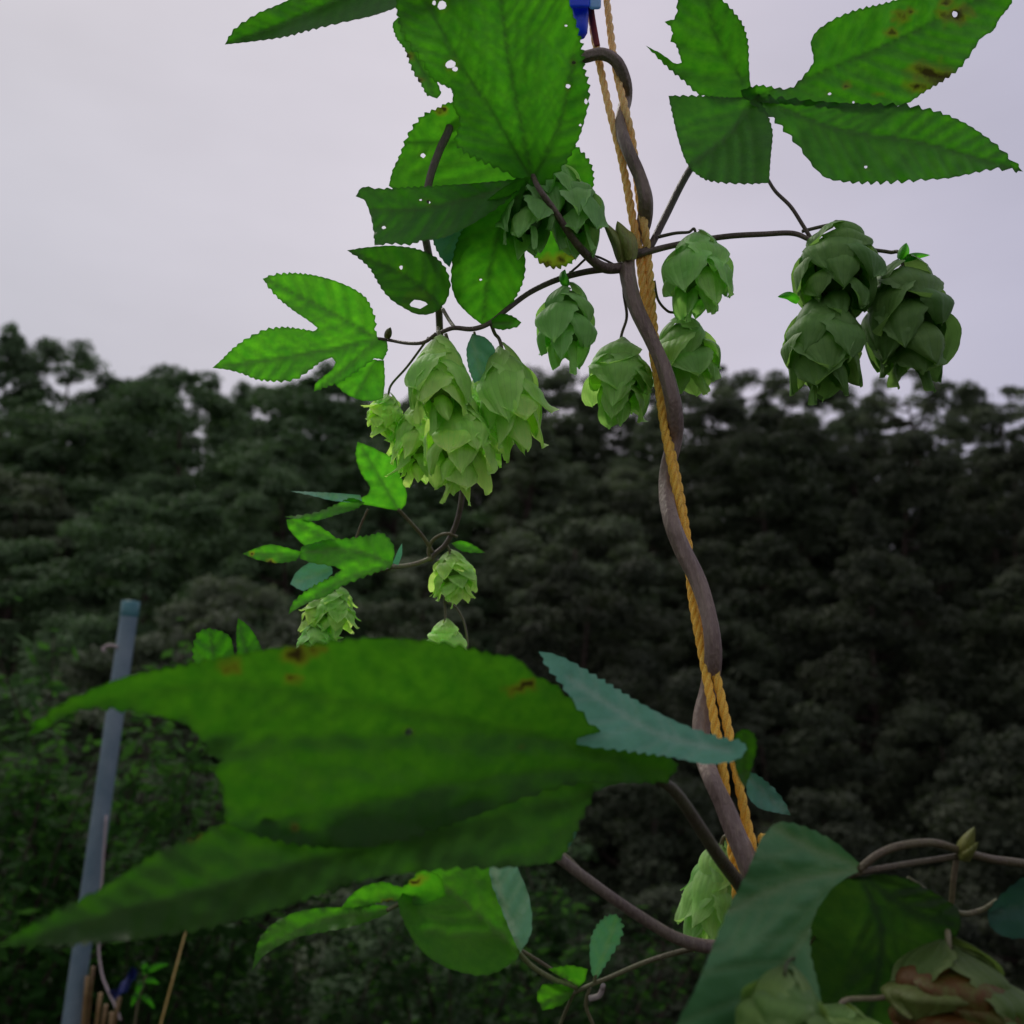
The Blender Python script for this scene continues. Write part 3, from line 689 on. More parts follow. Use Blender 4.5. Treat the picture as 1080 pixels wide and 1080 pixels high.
# big cluster left, its lit look put into brighter tints
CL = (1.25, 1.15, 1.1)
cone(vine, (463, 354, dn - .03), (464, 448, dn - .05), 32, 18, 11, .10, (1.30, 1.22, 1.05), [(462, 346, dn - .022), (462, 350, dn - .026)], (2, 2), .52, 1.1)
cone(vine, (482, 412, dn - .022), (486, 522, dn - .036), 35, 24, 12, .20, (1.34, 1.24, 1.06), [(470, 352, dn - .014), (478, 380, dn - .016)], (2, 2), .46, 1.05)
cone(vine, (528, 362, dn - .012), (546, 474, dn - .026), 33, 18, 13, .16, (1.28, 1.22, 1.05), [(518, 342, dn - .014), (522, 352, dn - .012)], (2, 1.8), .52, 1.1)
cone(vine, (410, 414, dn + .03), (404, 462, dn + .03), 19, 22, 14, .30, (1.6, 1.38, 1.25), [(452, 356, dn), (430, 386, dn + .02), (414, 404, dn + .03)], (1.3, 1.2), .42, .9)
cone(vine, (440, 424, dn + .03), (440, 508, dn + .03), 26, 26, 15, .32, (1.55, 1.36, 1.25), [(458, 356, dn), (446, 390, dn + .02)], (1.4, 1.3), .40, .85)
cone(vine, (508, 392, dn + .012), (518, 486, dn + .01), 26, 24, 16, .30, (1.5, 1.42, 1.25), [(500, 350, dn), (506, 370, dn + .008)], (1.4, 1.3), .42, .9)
sS = sheet([(498, 352), (512, 356), (522, 368), (520, 384), (510, 398), (500, 404), (494, 388), (492, 368)], plane(.56, 505, 375), [[(497, 354), (508, 398)]], (1, 6), under=True, seed=30, res=4)
leaf(vine, [sS], (1.0, 1.0, .9), name='leaf')
sS2 = sheet([(518, 338), (528, 331), (540, 333), (550, 340), (545, 345), (530, 348), (520, 346)], plane(.56, 530, 340), [[(519, 342), (548, 340)]], (1, 6), seed=31, res=4)
leaf(vine, [sS2], (1.3, 1.2, 1.1), name='leaf')

# ---- the big leaf in the foreground, out of focus
def dK1(x, y):
    X = (x - 700) / 100; Y = (y - 775) / 100
    up = np.clip(-Y, 0, 2); dn_ = np.clip(Y, 0, 2)
    return 0.400 + 0.018 * X + 0.0006 * X * X - 0.016 * up - 0.006 * dn_
K1 = [(716, 806), (690, 790), (655, 782), (625, 765), (606, 742), (585, 722), (564, 712), (553, 700), (540, 692), (525, 691), (500, 685), (470, 678), (430, 674), (390, 673), (355, 675), (318, 680), (280, 685), (240, 692), (200, 700), (160, 707), (125, 716), (95, 728), (65, 742), (38, 762), (28, 778), (50, 768), (75, 752), (100, 747), (130, 750), (165, 755), (197, 765), (212, 780), (222, 797), (235, 803), (218, 810), (232, 822), (236, 845), (238, 868), (280, 884), (340, 894), (400, 892), (470, 872), (540, 846), (600, 828), (640, 826), (680, 826), (704, 824)]
sK1 = sheet(K1, dK1, [[(700, 815), (560, 775), (400, 745), (230, 722), (60, 750)], [(690, 815), (560, 815), (420, 840), (280, 868)]], (4.0, 17), [ellipse(431, 772, 4, 4)],
            [(312, 690, 15), (332, 686, 9), (310, 716, 8), (242, 702, 11), (545, 728, 9), (556, 722, 7), (552, 788, 3.5), (310, 872, 6)], 7, seed=40, fold=.012, ripple=.006, sec_gap=34, vw=2.2, va=.4)
K2 = [(690, 818), (660, 824), (630, 834), (620, 850), (610, 872), (600, 892), (590, 907), (570, 912), (530, 915), (480, 916), (420, 922), (375, 930), (340, 942), (300, 957), (250, 971), (200, 983), (140, 991), (60, 998), (-4, 998), (30, 976), (68, 956), (105, 938), (130, 922), (155, 905), (175, 894), (205, 884), (225, 873), (260, 862), (320, 845), (420, 810), (540, 790), (640, 800)]
sK2 = sheet(K2, plane(.418, 690, 820, .021, -.020, .0008), [[(685, 820), (560, 852), (400, 888), (200, 940), (0, 997)], [(680, 822), (600, 870), (560, 910)]], (4.0, 15), [], [(200, 880, 10)], 7, seed=41, fold=.012, ripple=.006, sec_gap=34, vw=2.2, va=.4)
sKt = sheet([(568, 687), (585, 690), (605, 699), (640, 720), (680, 744), (720, 764), (760, 778), (783, 782), (788, 790), (776, 802), (745, 806), (705, 798), (660, 792), (625, 788), (608, 785), (610, 765), (604, 742), (592, 722), (578, 705)], plane(.392, 690, 760, -.004, -.045), [[(770, 792), (690, 772), (600, 715)]], (3.2, 13), under=True, seed=42, res=4.5, vw=1.5, sec_gap=24)
sKg = sheet([(772, 790), (776, 774), (786, 769), (796, 775), (798, 790), (793, 810), (786, 832), (778, 818)], plane(.39, 785, 800, .01, .0), [[(785, 775), (786, 825)]], (1.2, 9), seed=43, res=5)
leaf(vine, [sKt], (.66, .70, .70), 'pale blue green folded leaf edge crossing in front of the rope')
leaf(vine, [sK1, sK2, sKg], (.54, .44, .50), 'huge blurred foreground leaf with dark blemishes',
     petiole=[(690, 818, .403), (712, 835, .408), (735, 868, .42), (757, 902, .435), (778, 930, .455), (792, 950, .458)], prad=(6, 6.5, 7, 7.5, 8), pmat=M_stalk, ptint=(.55, .55, .6))
sKp = sheet([(787, 812), (800, 818), (815, 830), (827, 845), (834, 860), (818, 857), (800, 852), (788, 838)], plane(.47, 810, 835), [[(788, 818), (830, 858)]], (1.5, 9), under=True, seed=44)
sKq = sheet([(590, 878), (602, 866), (611, 868), (607, 882), (598, 896), (589, 900)], plane(.42, 600, 880), [[(591, 898), (609, 868)]], (1, 9), under=True, seed=45)
leaf(vine, [sKp], (.62, .62, .66), 'pale blue green leaf tip showing behind the rope')
leaf(vine, [sKq], (.62, .62, .62))

# ---- lower leaves under the big one
sL = sheet([(548, 1005), (540, 1015), (525, 1025), (503, 1029), (472, 1021), (450, 1008), (435, 990), (424, 968), (420, 950), (432, 932), (450, 915), (480, 900), (515, 900), (530, 930), (540, 960)], plane(.45, 490, 960, .01, -.03), [[(548, 1004), (500, 960), (455, 925)]], (1.2, 14), seed=50, res=6)
sLu = sheet([(548, 1006), (553, 998), (560, 985), (561, 965), (557, 942), (548, 920), (540, 905), (515, 905), (518, 930), (530, 962)], plane(.448, 540, 960, -.02, -.01), [[(548, 1003), (530, 950), (520, 910)]], (1, 14), under=True, seed=51, res=5, vw=1.3)
leaf(vine, [sL, sLu], (1.5, 1.3, 1.1), petiole=[(546, 1003, .449), (560, 1018, .45), (582, 1032, .452), (608, 1042, .455)], prad=(2.6, 2.8, 3.0), ptint=(1.2, 1.5, 1.1))
sMm = sheet([(412, 957), (400, 954), (384, 956), (362, 957), (340, 957), (312, 962), (288, 974), (275, 988), (270, 1002), (266, 1024), (276, 1010), (290, 1000), (312, 989), (342, 983), (372, 977), (396, 969), (410, 963)], plane(.44, 340, 975, .0, -.03), [[(410, 960), (340, 970), (275, 1000)]], (1.2, 12), seed=52, res=6)
sMn = sheet([(425, 935), (405, 930), (385, 934), (370, 944), (360, 957), (380, 958), (400, 952), (418, 950), (445, 955), (470, 945), (465, 925), (445, 915)], plane(.445, 415, 940), [[(440, 945), (370, 952)]], (2, 9), [], [(410, 952, 6), (440, 930, 8)], seed=53, res=6)
leaf(vine, [sMm, sMn], (1.25, 1.1, 1.0), 'bright narrow leaf curling down at its tip', petiole=[(408, 960, .44), (430, 952, .445), (470, 960, .452), (520, 985, .456), (575, 1018, .458), (608, 1042, .455)], prad=(2.4, 2.2, 2.0))
stem(vine, [(560, 880, .435), (590, 905, .43), (620, 928, .43), (650, 950, .434), (685, 973, .44), (715, 990, .446), (745, 998, .452), (790, 1000, .455), (822, 1010, .447)], (6.0, 6.0, 6.2, 6.5, 7, 7.5, 8), 'petiole', M_bine, tint=(.85, .9, .9))
stem(vine, [(752, 998, .455), (720, 1003, .456), (680, 1015, .456), (645, 1030, .456), (620, 1040, .455), (600, 1050, .455), (580, 1060, .455)], (3, 2.8, 2.6, 2.4, 2.2, 2.0), 'side_shoot', M_stalk, tint=(.95, 1.0, .95))
stem(vine, [(622, 1042, .455), (618, 1060, .456), (625, 1080, .456), (640, 1120, .456)], (2, 2, 2), 'side_shoot', M_stalk)
stem(vine, [(606, 1046, .455), (595, 1070, .456), (580, 1110, .456)], (2, 2, 2), 'side_shoot', M_stalk, tint=(.8, .9, .8))
stem(vine, [(622, 1053, .452), (632, 1050, .45), (636, 1040, .45), (635, 1042, .448)], (3.5, 3, 2.5), 'tendril', M_cord)
sW = sheet([(625, 1030), (622, 1010), (623, 990), (630, 975), (640, 966), (650, 964), (657, 975), (655, 990), (645, 1008), (636, 1022), (630, 1032)], plane(.455, 640, 1000, .01, .01), [[(628, 1030), (640, 998), (650, 968)]], (3.2, 8), under=True, seed=54, res=4)
sX = sheet([(608, 1042), (590, 1030), (578, 1022), (600, 1018), (620, 1022), (616, 1036)], plane(.456, 600, 1030), [[(610, 1040), (585, 1024)]], (1, 9), seed=55, res=4)
sY = sheet([(606, 1044), (590, 1038), (572, 1038), (566, 1050), (572, 1066), (588, 1062), (600, 1054)], plane(.452, 585, 1050), [[(604, 1045), (570, 1058)]], (1.5, 9), seed=56, res=4)
leaf(vine, [sW], (1.3, 1.45, .95), 'small serrated leaf standing upright on a thin side shoot', petiole=[(628, 1028, .455), (627, 1036, .455)], prad=(2, 2))
leaf(vine, [sX, sY], (1.3, 1.1, 1), 'small shiny yellow green leaf at the shoot tip')
cone(vine, (762, 886, .49), (742, 996, .485), 28, 18, 60, .30, (1.0, 1.05, 1.0), [(778, 880, .475), (770, 882, .485)], (2, 2), .50, 1.1)

# ================================================================== ROPE
rope_base = P(812, 1200, 0.45)
rope = root('rope', 'golden twisted rope hanging from above with the brown vine wound around it', 'rope', (float(rope_base[0]), float(rope_base[1]), 0.0))
r1 = [(618, -260, 0), (620, -60, 0), (623, 8, 0), (628, 45, 0), (634, 75, 0), (641, 108, 0), (649, 140, 0), (655, 165, 0), (662, 200, 0), (668, 235, .0), (674, 265, .004), (678, 300, .004), (684, 340, .005), (690, 380, .004), (695, 410, .002), (699, 440, .001), (705, 475, 0), (713, 515, 0), (720, 555, .0), (726, 590, .003), (729, 620, .002), (734, 655, 0), (742, 695, 0), (750, 740, 0), (757, 780, 0), (763, 815, 0), (767, 850, .002), (771, 880, .003), (774, 912, .004), (780, 960, .004), (800, 1040, .004)]
r2 = [(632, -260, .003), (634, -60, .003), (640, 0, .002), (643, 25, .002), (646, 50, .002), (651, 80, -.001), (657, 105, -.002), (663, 130, -.001), (667, 150, .002), (671, 180, .003), (675, 212, .001), (680, 240, -.002), (683, 270, .004), (686, 300, .004), (689, 340, .005), (693, 380, .006), (697, 410, .006), (701, 440, .006), (708, 475, .0055), (716, 515, .0055), (723, 555, .006), (728, 590, .006), (732, 620, .006), (740, 655, .004), (752, 700, .001), (760, 733, 0), (767, 765, 0), (774, 800, 0), (781, 835, 0), (788, 870, 0), (795, 900, 0), (803, 950, 0), (815, 1040, 0)]
def laid_rope(pts, rpx, name, phase):
    W = np.array([P(np.array(x), np.array(y), np.array(DR(y) + o)) for x, y, o in pts])
    W = np.vstack([W, [[rope_base[0], rope_base[1], 0.6], [rope_base[0], rope_base[1], 0.0]]])
    yy = np.array([p[1] for p in pts] + [1300, 1500])
    dd = np.array([DR(min(y, 1100)) for y in yy])
    C = catmull(np.hstack([W, yy[:, None]]), 6)
    seg = np.concatenate([[0], np.cumsum(np.linalg.norm(np.diff(C[:, :3], axis=0), axis=1))])
    s = np.arange(0, seg[-1], 0.0011)
    Cc = np.stack([np.interp(s, seg, C[:, k]) for k in range(4)], 1)
    T = np.gradient(Cc[:, :3], axis=0); T /= np.linalg.norm(T, axis=1)[:, None]
    N = np.cross(T, np.array([0, 1.0, 0])); N /= np.linalg.norm(N, axis=1)[:, None]; Bn = np.cross(T, N)
    rr = np.interp(Cc[:, 3], [0, 280, 600, 900, 1100], rpx) * np.interp(Cc[:, 3], [-900, 0, 600, 1100], [.66, .60, .53, .44]) / FPX
    geos = []
    for q in range(3):
        a = phase + q * 2 * math.pi / 3 + s / (0.0024 * 5.2) * 2 * math.pi * 0.62
        pth = Cc[:, :3] + (rr * 0.54)[:, None] * (np.cos(a)[:, None] * N + np.sin(a)[:, None] * Bn)
        geos.append(tube_geo(pth, rr * 0.56, 6))
    V, F, al = join(geos)
    pale = np.clip(np.interp(np.concatenate([np.concatenate([np.repeat(Cc[:, 3], 6), Cc[:1, 3], Cc[-1:, 3]])] * 3), [100, 420], [1, 0]), 0, 1)
    mesh(name, V, F, M_rope, rope, {'along': al, 'pale': pale})
laid_rope(r1, [3.6, 4.4, 4.5, 5.2, 5.6], 'strand', 0.3)
laid_rope(r2, [3.6, 4.5, 4.4, 5.2, 5.6], 'strand', 1.7)
stem(rope, [(621.5, -6, .590), (623.5, 14, .593), (627, 34, .594), (630, 49, .594)], (3.6, 3.4, 3.0), 'red_thread', M_red)

# blue plastic clip on the rope
clip = root('plastic_clip', 'blue plastic clip on the rope at the top edge beside the big leaf', 'clip', tuple(P(611, 20, .592)))
def lathe(C, rads, sides=16): return tube_geo(np.array(C), np.array(rads), sides)
def px_box(x0, x1, y0, y1, d0, d1, bev):
    import bmesh
    bm = bmesh.new()
    co = [P(x, y, d) for d in (d0, d1) for (x, y) in ((x0, y0), (x1, y0), (x1, y1), (x0, y1))]
    vs = [bm.verts.new(c) for c in co]
    for f in ((0, 1, 2, 3), (7, 6, 5, 4), (0, 4, 5, 1), (1, 5, 6, 2), (2, 6, 7, 3), (3, 7, 4, 0)): bm.faces.new([vs[i] for i in f])
    bmesh.ops.bevel(bm, geom=list(bm.edges) + list(bm.verts), offset=bev, segments=3, affect='EDGES', profile=.6)
    bm.normal_update()
    V = np.array([v.co[:] for v in bm.verts]); F = [[v.index for v in f.verts] for f in bm.faces] if not bm.verts.index_update() else None
    bm.free(); return V, F
V, F = px_box(590, 622, -70, 9, .578, .600, .0025); mesh('body', V, F, M_blue, clip)
V, F = px_box(621, 634, -60, 10, .580, .598, .0022); mesh('flange', V, F, M_pale_blue, clip)
W = P(*[np.array(c, float) for c in zip((610.5, 4, .589), (611.5, 14, .589), (612, 28, .589), (612, 35, .589), (612, 39.5, .589), (612, 40.5, .589))])
V, F, al = tube_geo(W, np.array([.0056, .0055, .0048, .0044, .0028, .0005]), 16); mesh('spout', V, F, M_blue, clip)

# ================================================================== HANGING SHOOT (left)
top_s = P(505, -300, .66)
shoot = root('hop_shoot', 'slender hop shoot hanging behind the left cones, ending in bright curled leaves', 'hop shoot', tuple(top_s))
stem(shoot, [(505, -300, .66), (497, -100, .65), (490, 50, .632), (477, 125, .592), (463, 160, .585), (453, 190, .58), (447, 230, .58), (452, 268, .585), (461, 300, .595), (463, 330, .61), (466, 380, .63), (476, 440, .65), (486, 500, .66), (487, 525, .665), (481, 553, .67), (470, 574, .672), (459, 584, .675), (455, 591, .675)],
     (5, 5, 4.8, 4.6, 4.4, 4.2, 4, 3.5, 3.2, 3, 2.6, 2.4), 'stem', M_bine, tint=(.62, .62, .62))
stem(shoot, [(455, 592, .675), (452, 582, .674), (455, 572, .672), (463, 565, .67), (473, 563, .668), (482, 566, .672)], (2.2, 2, 1.8, 1.6), 'tendril', M_stalk, tint=(1.1, 1, 1))
# upright bright leaf
sH = sheet([(422, 538), (410, 537), (395, 534), (379, 531), (377, 527), (388, 521), (390, 513), (383, 503), (377, 490), (375, 477), (377, 466), (391, 471), (405, 478), (416, 483), (420, 495), (425, 508), (429, 520), (428, 531)], plane(.66, 400, 505, .01, .02), [[(420, 537), (400, 505), (379, 469)]], (.8, 9), seed=60, res=4)
sH2 = sheet([(380, 522), (355, 520), (335, 519), (306, 518), (330, 523), (350, 528), (372, 530), (382, 529)], plane(.655, 350, 523, 0, .02), [[(380, 525), (310, 518)]], (.6, 9), under=True, seed=61, res=4)
sH3 = sheet([(385, 530), (370, 525), (352, 533), (335, 540), (318, 543), (300, 545), (318, 549), (335, 549), (355, 543), (375, 537)], plane(.65, 340, 540, 0, -.02), [[(383, 530), (304, 545)]], (1.6, 7), seed=62, res=4)
leaf(shoot, [sH, sH2, sH3], (1.55, 1.4, 1.5), 'bright upright leaf lobe beside two narrow edge-on lobes', petiole=[(420, 537, .66), (432, 550, .664), (446, 566, .67), (456, 582, .675)], prad=(2.0, 2.0, 2.2), ptint=(1.1, 1, 1))
sI = sheet([(413, 597), (402, 602), (388, 607), (373, 613), (359, 619), (344, 629), (329, 634), (315, 641), (304, 648), (309, 635), (319, 626), (332, 617), (350, 608), (360, 601), (350, 597), (330, 594), (316, 589), (318, 577), (330, 573), (345, 569), (365, 568), (388, 565), (402, 562), (412, 570), (416, 580)], plane(.64, 360, 595, 0, -.03), [[(412, 594), (370, 580), (322, 582)], [(412, 596), (360, 612), (308, 645)]], (2.2, 8), seed=63, res=4)
sI2 = sheet([(355, 568), (345, 560), (332, 552), (318, 547), (302, 548), (304, 557), (312, 567), (324, 577), (345, 577)], plane(.65, 330, 562, 0, .02), [[(352, 570), (306, 549)]], (1, 9), seed=64, res=4)
sI3 = sheet([(318, 582), (300, 577), (285, 574), (270, 578), (256, 584), (270, 590), (292, 594), (312, 591)], plane(.645, 285, 584, 0, .0), [[(316, 586), (260, 584)]], (1, 9), [], [(265, 584, 4), (285, 594, 7)], seed=65, res=4)
sI4 = sheet([(350, 598), (340, 592), (325, 594), (312, 604), (306, 616), (320, 623), (340, 614), (350, 605)], plane(.665, 330, 607), [[(348, 600), (310, 615)]], (1, 9), under=True, seed=66, res=4)
leaf(shoot, [sI, sI2, sI3, sI4], (1.5, 1.35, 1.4), 'lowest bright leaf of the hanging shoot with a reddish narrow tip', petiole=[(411, 598, .645), (425, 597, .655), (440, 594, .668), (455, 588, .675)], prad=(2.6, 2.4, 2.2), ptint=(1.6, 1.6, 1.7))
sIu = sheet([(414, 594), (420, 580), (424, 573), (424, 585), (420, 596)], plane(.645, 418, 585), [], (0, 9), under=True, seed=67, res=4)
leaf(shoot, [sIu], (1.6, 1.6, 1.6), name='stipule')
stem(shoot, [(373, 575, .655), (380, 555, .655), (388, 537, .655)], (1.3, 1.3), 'tendril', M_stalk, tint=(1.2, 1, 1))
cone(shoot, (474, 580, .672), (484, 636, .664), 22, 26, 21, .30, (1.42, 1.28, 1.2), [(466, 578, .673), (470, 575, .672)], (1.5, 1.5), .40, .85)
cone(shoot, (470, 652, .675), (470, 715, .668), 22, 26, 22, .28, (1.4, 1.35, 1.25), [(463, 590, .676), (468, 612, .678), (469, 635, .678)], (1.8, 1.4), .40, .85)
stem(shoot, [(468, 634, .678), (480, 640, .678), (489, 655, .678), (493, 678, .678), (490, 690, .678)], (1.4, 1.3), 'tendril', M_stalk, tint=(1.3, 1.3, 1.5))
cone(shoot, (358, 618, .66), (350, 672, .655), 20, 24, 23, .28, (1.4, 1.3, 1.2), [(412, 600, .66), (385, 606, .664), (368, 612, .662)], (1.6, 1.4), .40, .85)
cone(shoot, (338, 628, .662), (330, 672, .66), 15, 20, 24, .28, (1.4, 1.2, 1.0), [(375, 608, .664), (350, 618, .664)], (1.4, 1.2), .42, .85)
cone(shoot, (333, 655, .655), (332, 710, .65), 19, 22, 25, .30, (1.35, 1.35, 1.35), [(352, 620, .664), (340, 640, .66)], (1.4, 1.2), .42, .85)
stem(shoot, [(335, 630, .66), (322, 650, .66), (315, 672, .66)], (1.3, 1.2), 'tendril', M_stalk, tint=(.6, .8, .5))
sIs = sheet([(476, 573), (486, 570), (498, 574), (512, 583), (496, 583), (484, 580)], plane(.668, 494, 577), [[(478, 574), (510, 582)]], (.6, 8), seed=68, res=3)
leaf(shoot, [sIs], (1.5, 1.4, 1.4), 'tiny pointed leaflet above the small hanging cone')

# ================================================================== LEAF TIPS BEHIND THE BIG LEAF
sQ = sheet([(205, 700), (203, 685), (208, 668), (218, 663), (232, 665), (243, 672), (247, 690), (248, 720), (215, 725)], plane(.62, 225, 690), [[(228, 720), (222, 667)]], (2.2, 7), seed=70, res=4)
sR = sheet([(252, 715), (250, 690), (249, 668), (251, 652), (262, 660), (272, 675), (280, 695), (285, 720)], plane(.625, 262, 690), [[(268, 718), (252, 656)]], (1.2, 7), seed=71, res=4)
sR2 = sheet([(235, 810), (216, 806), (214, 811), (225, 815), (240, 818)], plane(.60, 225, 811), [], (0, 7), seed=72, res=4)
leaf(vine, [sQ, sR], (.8, .78, .8), petiole=[(240, 718, .622), (280, 770, .60), (380, 840, .55), (500, 890, .49), (580, 895, .445), (620, 926, .431)], prad=(2.0, 2.4, 2.8))

# ================================================================== BOTTOM RIGHT VINE
bvine = root('hop_vine', 'blurred hop stem at the lower right corner with broad dark leaf and browning cone', 'hop vine', tuple(P(1420, 1000, .44)))
def dN1(x, y):
    X = (x - 905) / 100; Y = (y - 920) / 100
    return .40 + .030 * X + .004 * X * X - .020 * Y
sN1 = sheet([(912, 915), (895, 900), (878, 886), (852, 873), (830, 867), (817, 869), (803, 884), (796, 900), (788, 920), (772, 950), (757, 985), (745, 1015), (732, 1045), (716, 1075), (695, 1120), (720, 1200), (800, 1220), (855, 1150), (866, 1060), (855, 1005), (858, 968), (880, 935)], dN1, [[(910, 916), (850, 985), (790, 1080), (740, 1180)], [(908, 914), (860, 895), (818, 872)], [(909, 916), (835, 930), (770, 960)]], (1.5, 16), under=True, seed=80, res=4.5, fold=.03, vw=2.0, sec_gap=30)
sN2 = sheet([(905, 925), (930, 922), (955, 926), (975, 936), (995, 947), (1010, 958), (1013, 975), (1003, 1000), (985, 1030), (965, 1060), (940, 1100), (900, 1160), (830, 1170), (825, 1100), (828, 1020), (840, 965), (875, 932)], plane(.398, 910, 920, -.014, .012), [[(908, 922), (930, 990), (910, 1090), (880, 1160)], [(908, 922), (960, 960), (1005, 975)]], (1.5, 16), seed=81, res=5, fold=-.02, vw=1.8, sec_gap=30)
leaf(bvine, [sN1], (.44, .46, .26), 'broad grey green leaf underside with raised veins', petiole=[(896, 924, .402), (908, 920, .400), (930, 916, .40), (965, 910, .405), (1010, 903, .41)], prad=(3.2, 3.6, 3.4, 3.2), ptint=(.55, .5, .5))
leaf(bvine, [sN2], (.32, .20, .60), 'dark green leaf half turned away')
stem(bvine, [(905, 918, .40), (925, 902, .40), (950, 892, .402), (985, 889, .405), (1015, 898, .41), (1045, 906, .415), (1080, 911, .42), (1140, 922, .425), (1250, 960, .43), (1420, 1000, .44)], (4.2, 4.4, 4.4, 4.6, 5, 5), 'stem', M_stalk, tint=(.62, .55, .55))
stem(bvine, [(1010, 900, .41), (1006, 925, .41), (1003, 960, .412), (1000, 985, .412)], (3.2, 3), 'side_shoot', M_stalk, tint=(.7, .6, .6))
stem(bvine, [(958, 926, .40), (985, 945, .405), (1012, 963, .41), (1035, 960, .412), (1052, 950, .413)], (2.5, 3, 3), 'side_shoot', M_stalk, tint=(.7, .75, .6))
blade(bvine, 'bud', [(1016, 908, .406), (1018, 895, .404), (1022, 884, .404), (1028, 872, .406)], 10, M_stip, (.62, .62, .5))
blade(bvine, 'bud', [(1014, 906, .404), (1022, 898, .402), (1032, 888, .404)], 7, M_stip, (.6, .6, .5))
sO = sheet([(1042, 962), (1050, 950), (1062, 938), (1080, 925), (1110, 915), (1130, 950), (1110, 980), (1075, 990), (1055, 986), (1044, 976)], plane(.412, 1070, 955), [[(1045, 965), (1120, 940)]], (1.5, 12), under=True, seed=82, res=6)
leaf(bvine, [sO], (.18, .20, .21), 'bluish leaf cut by the right edge')
cone(bvine, (830, 1016, .325), (822, 1120, .315), 44, 18, 30, .12, (.50, .52, .42), [(890, 935, .435), (868, 975, .43), (846, 1006, .40)], (1.6, 1.8), .55, 1.0, stint=(.28, .40, .16))
cone(bvine, (1000, 988, .385), (1012, 1130, .37), 66, 24, 31, .14, (.34, .32, .22), [(1001, 975, .41), (1000, 982, .395)], (3, 3), .42, 1.0, 'wilting cone with orange brown bract tips', spots=1.9)
cone(bvine, (890, 1056, .372), (888, 1140, .362), 44, 24, 32, .25, (.55, .58, .45), [(1003, 985, .411), (985, 1020, .395), (940, 1050, .38)], (3, 3), .42, .9)

# ================================================================== POLE AND THINGS AT ITS FOOT
def h_ground(x, y):
    x = np.asarray(x, float); y = np.asarray(y, float)
    h = np.interp(y, [-600, 0, 3.6, 6, 11, 20, 34, 50, 62, 90, 160, 600], [0, 0, 0, -1.2, -4.6, -2.2, 4.2, 10.3, 11.6, 7.5, 2.0, 0.0])
    w = np.clip((y - 6) / 20, 0, 1)
    return h + w * (0.8 * np.sin(x * .11 + 1) + 0.5 * np.sin(x * .23 + y * .13)) - 0.004 * np.clip(np.abs(x) - 30, 0, 60) * w * 6

pt, pb = P(138, 636, 2.2), P(75, 1080, 2.05)
dirp = (pb - pt) / np.linalg.norm(pb - pt)
tt = (-0.05 - pt[2]) / dirp[2]; pbase = pt + dirp * tt
pole = root('metal_pole', 'grey blue metal pole leaning at the lower left behind the big leaf', 'pole', tuple(pbase))
V, F, al = tube_geo(np.array([pt, pt + (pbase - pt) * .02, pt + (pbase - pt) * .5, pbase]), [.0195] * 4, 20); mesh('tube', V, F, M_metal, pole)
V, F, al = tube_geo(np.array([pt - dirp * .006, pt - dirp * .004, pt + dirp * .03, pt + dirp * .031]), [.010, .0203, .0203, .020], 20); mesh('cap', V, F, M_teal, pole)
q = P(127, 683, 2.17)
V, F, al = tube_geo(catmull([q, q + np.array([-.02, -.01, .004]), q + np.array([-.035, -.01, -.002]), q + np.array([-.03, -.012, -.01])], 5), [.004] * 16, 8); mesh('wire_tie', V, F, M_cord, pole)

def px_tube(name, pts, r0, mat, parent, tint=None):
    W = np.array([P(*[np.array(float(c)) for c in p]) for p in pts]); C = catmull(W, 8)
    V, F, al = tube_geo(C, np.full(len(C), r0), 8); return mesh(name, V, F, mat, parent, tint=tint)
cd = root('cord', 'thin grey cord drooping beside the foot of the metal pole', 'cord', tuple(P(127, 1075, 2.0)))
px_tube('cord_length', [(112, 860, 2.1), (108, 920, 2.08), (104, 990, 2.06), (107, 1025, 2.04), (114, 1045, 2.02), (122, 1062, 2.0), (127, 1076, 1.99)], .0028, M_cord, cd)
cn = root('cane_bundle', 'loose bundle of dry straw coloured canes at the foot of the metal pole', 'canes', tuple(P(100, 1300, 2.0)))
for i, (xt, yt, xb, dd) in enumerate([(126, 1052, 104, 1.98), (112, 1060, 96, 2.0), (106, 1048, 92, 2.03), (98, 1020, 84, 2.06), (118, 1068, 108, 1.96), (92, 1030, 80, 2.04)]):
    a = P(xt, yt, dd); bq = P(xb, 1160, dd); dv = (bq - a) / np.linalg.norm(bq - a)
    e = a + dv * ((-.02 - a[2]) / dv[2])
    C = np.array([a + (e - a) * t for t in np.linspace(0, 1, 24)])
    rr = .0042 * (1 + .12 * (np.arange(24) % 5 == 0))
    V, F, al = tube_geo(C, rr, 8); mesh('cane', V, F, M_cane, cn, tint=(.42 + .12 * (i % 3),) * 3)
st = root('dry_stalk', 'single thin yellow dry stalk standing right of the pole', 'stalk', tuple(P(150, 1160, 1.9)))
a, e = P(197, 978, 1.95), P(169, 1082, 1.93); dv = (e - a) / np.linalg.norm(e - a); e2 = a + dv * ((-.02 - a[2]) / dv[2])
V, F, al = tube_geo(np.array([a, a + (e2 - a) * .1, a + (e2 - a) * .5, e2]), [.0012, .0020, .0024, .003], 8); mesh('stem', V, F, M_straw, st)
bt = root('plastic_tape', 'scrap of dark blue plastic tape by the canes', 'tape', tuple(P(132, 1060, 2.0)))
tp = catmull(np.array([(117, 1050, 2.0), (125, 1046, 1.99), (132, 1040, 2.0), (138, 1030, 2.01), (143, 1022, 2.0)], float), 6)
Vs = []
for i, p in enumerate(tp):
    wv = 4 + 1.5 * math.sin(i * .7)
    for k in np.linspace(-1, 1, 5): Vs.append(P(p[0] + k * 2.5, p[1] + k * wv, p[2] + .006 * math.sin(k * 3 + i * .4)))
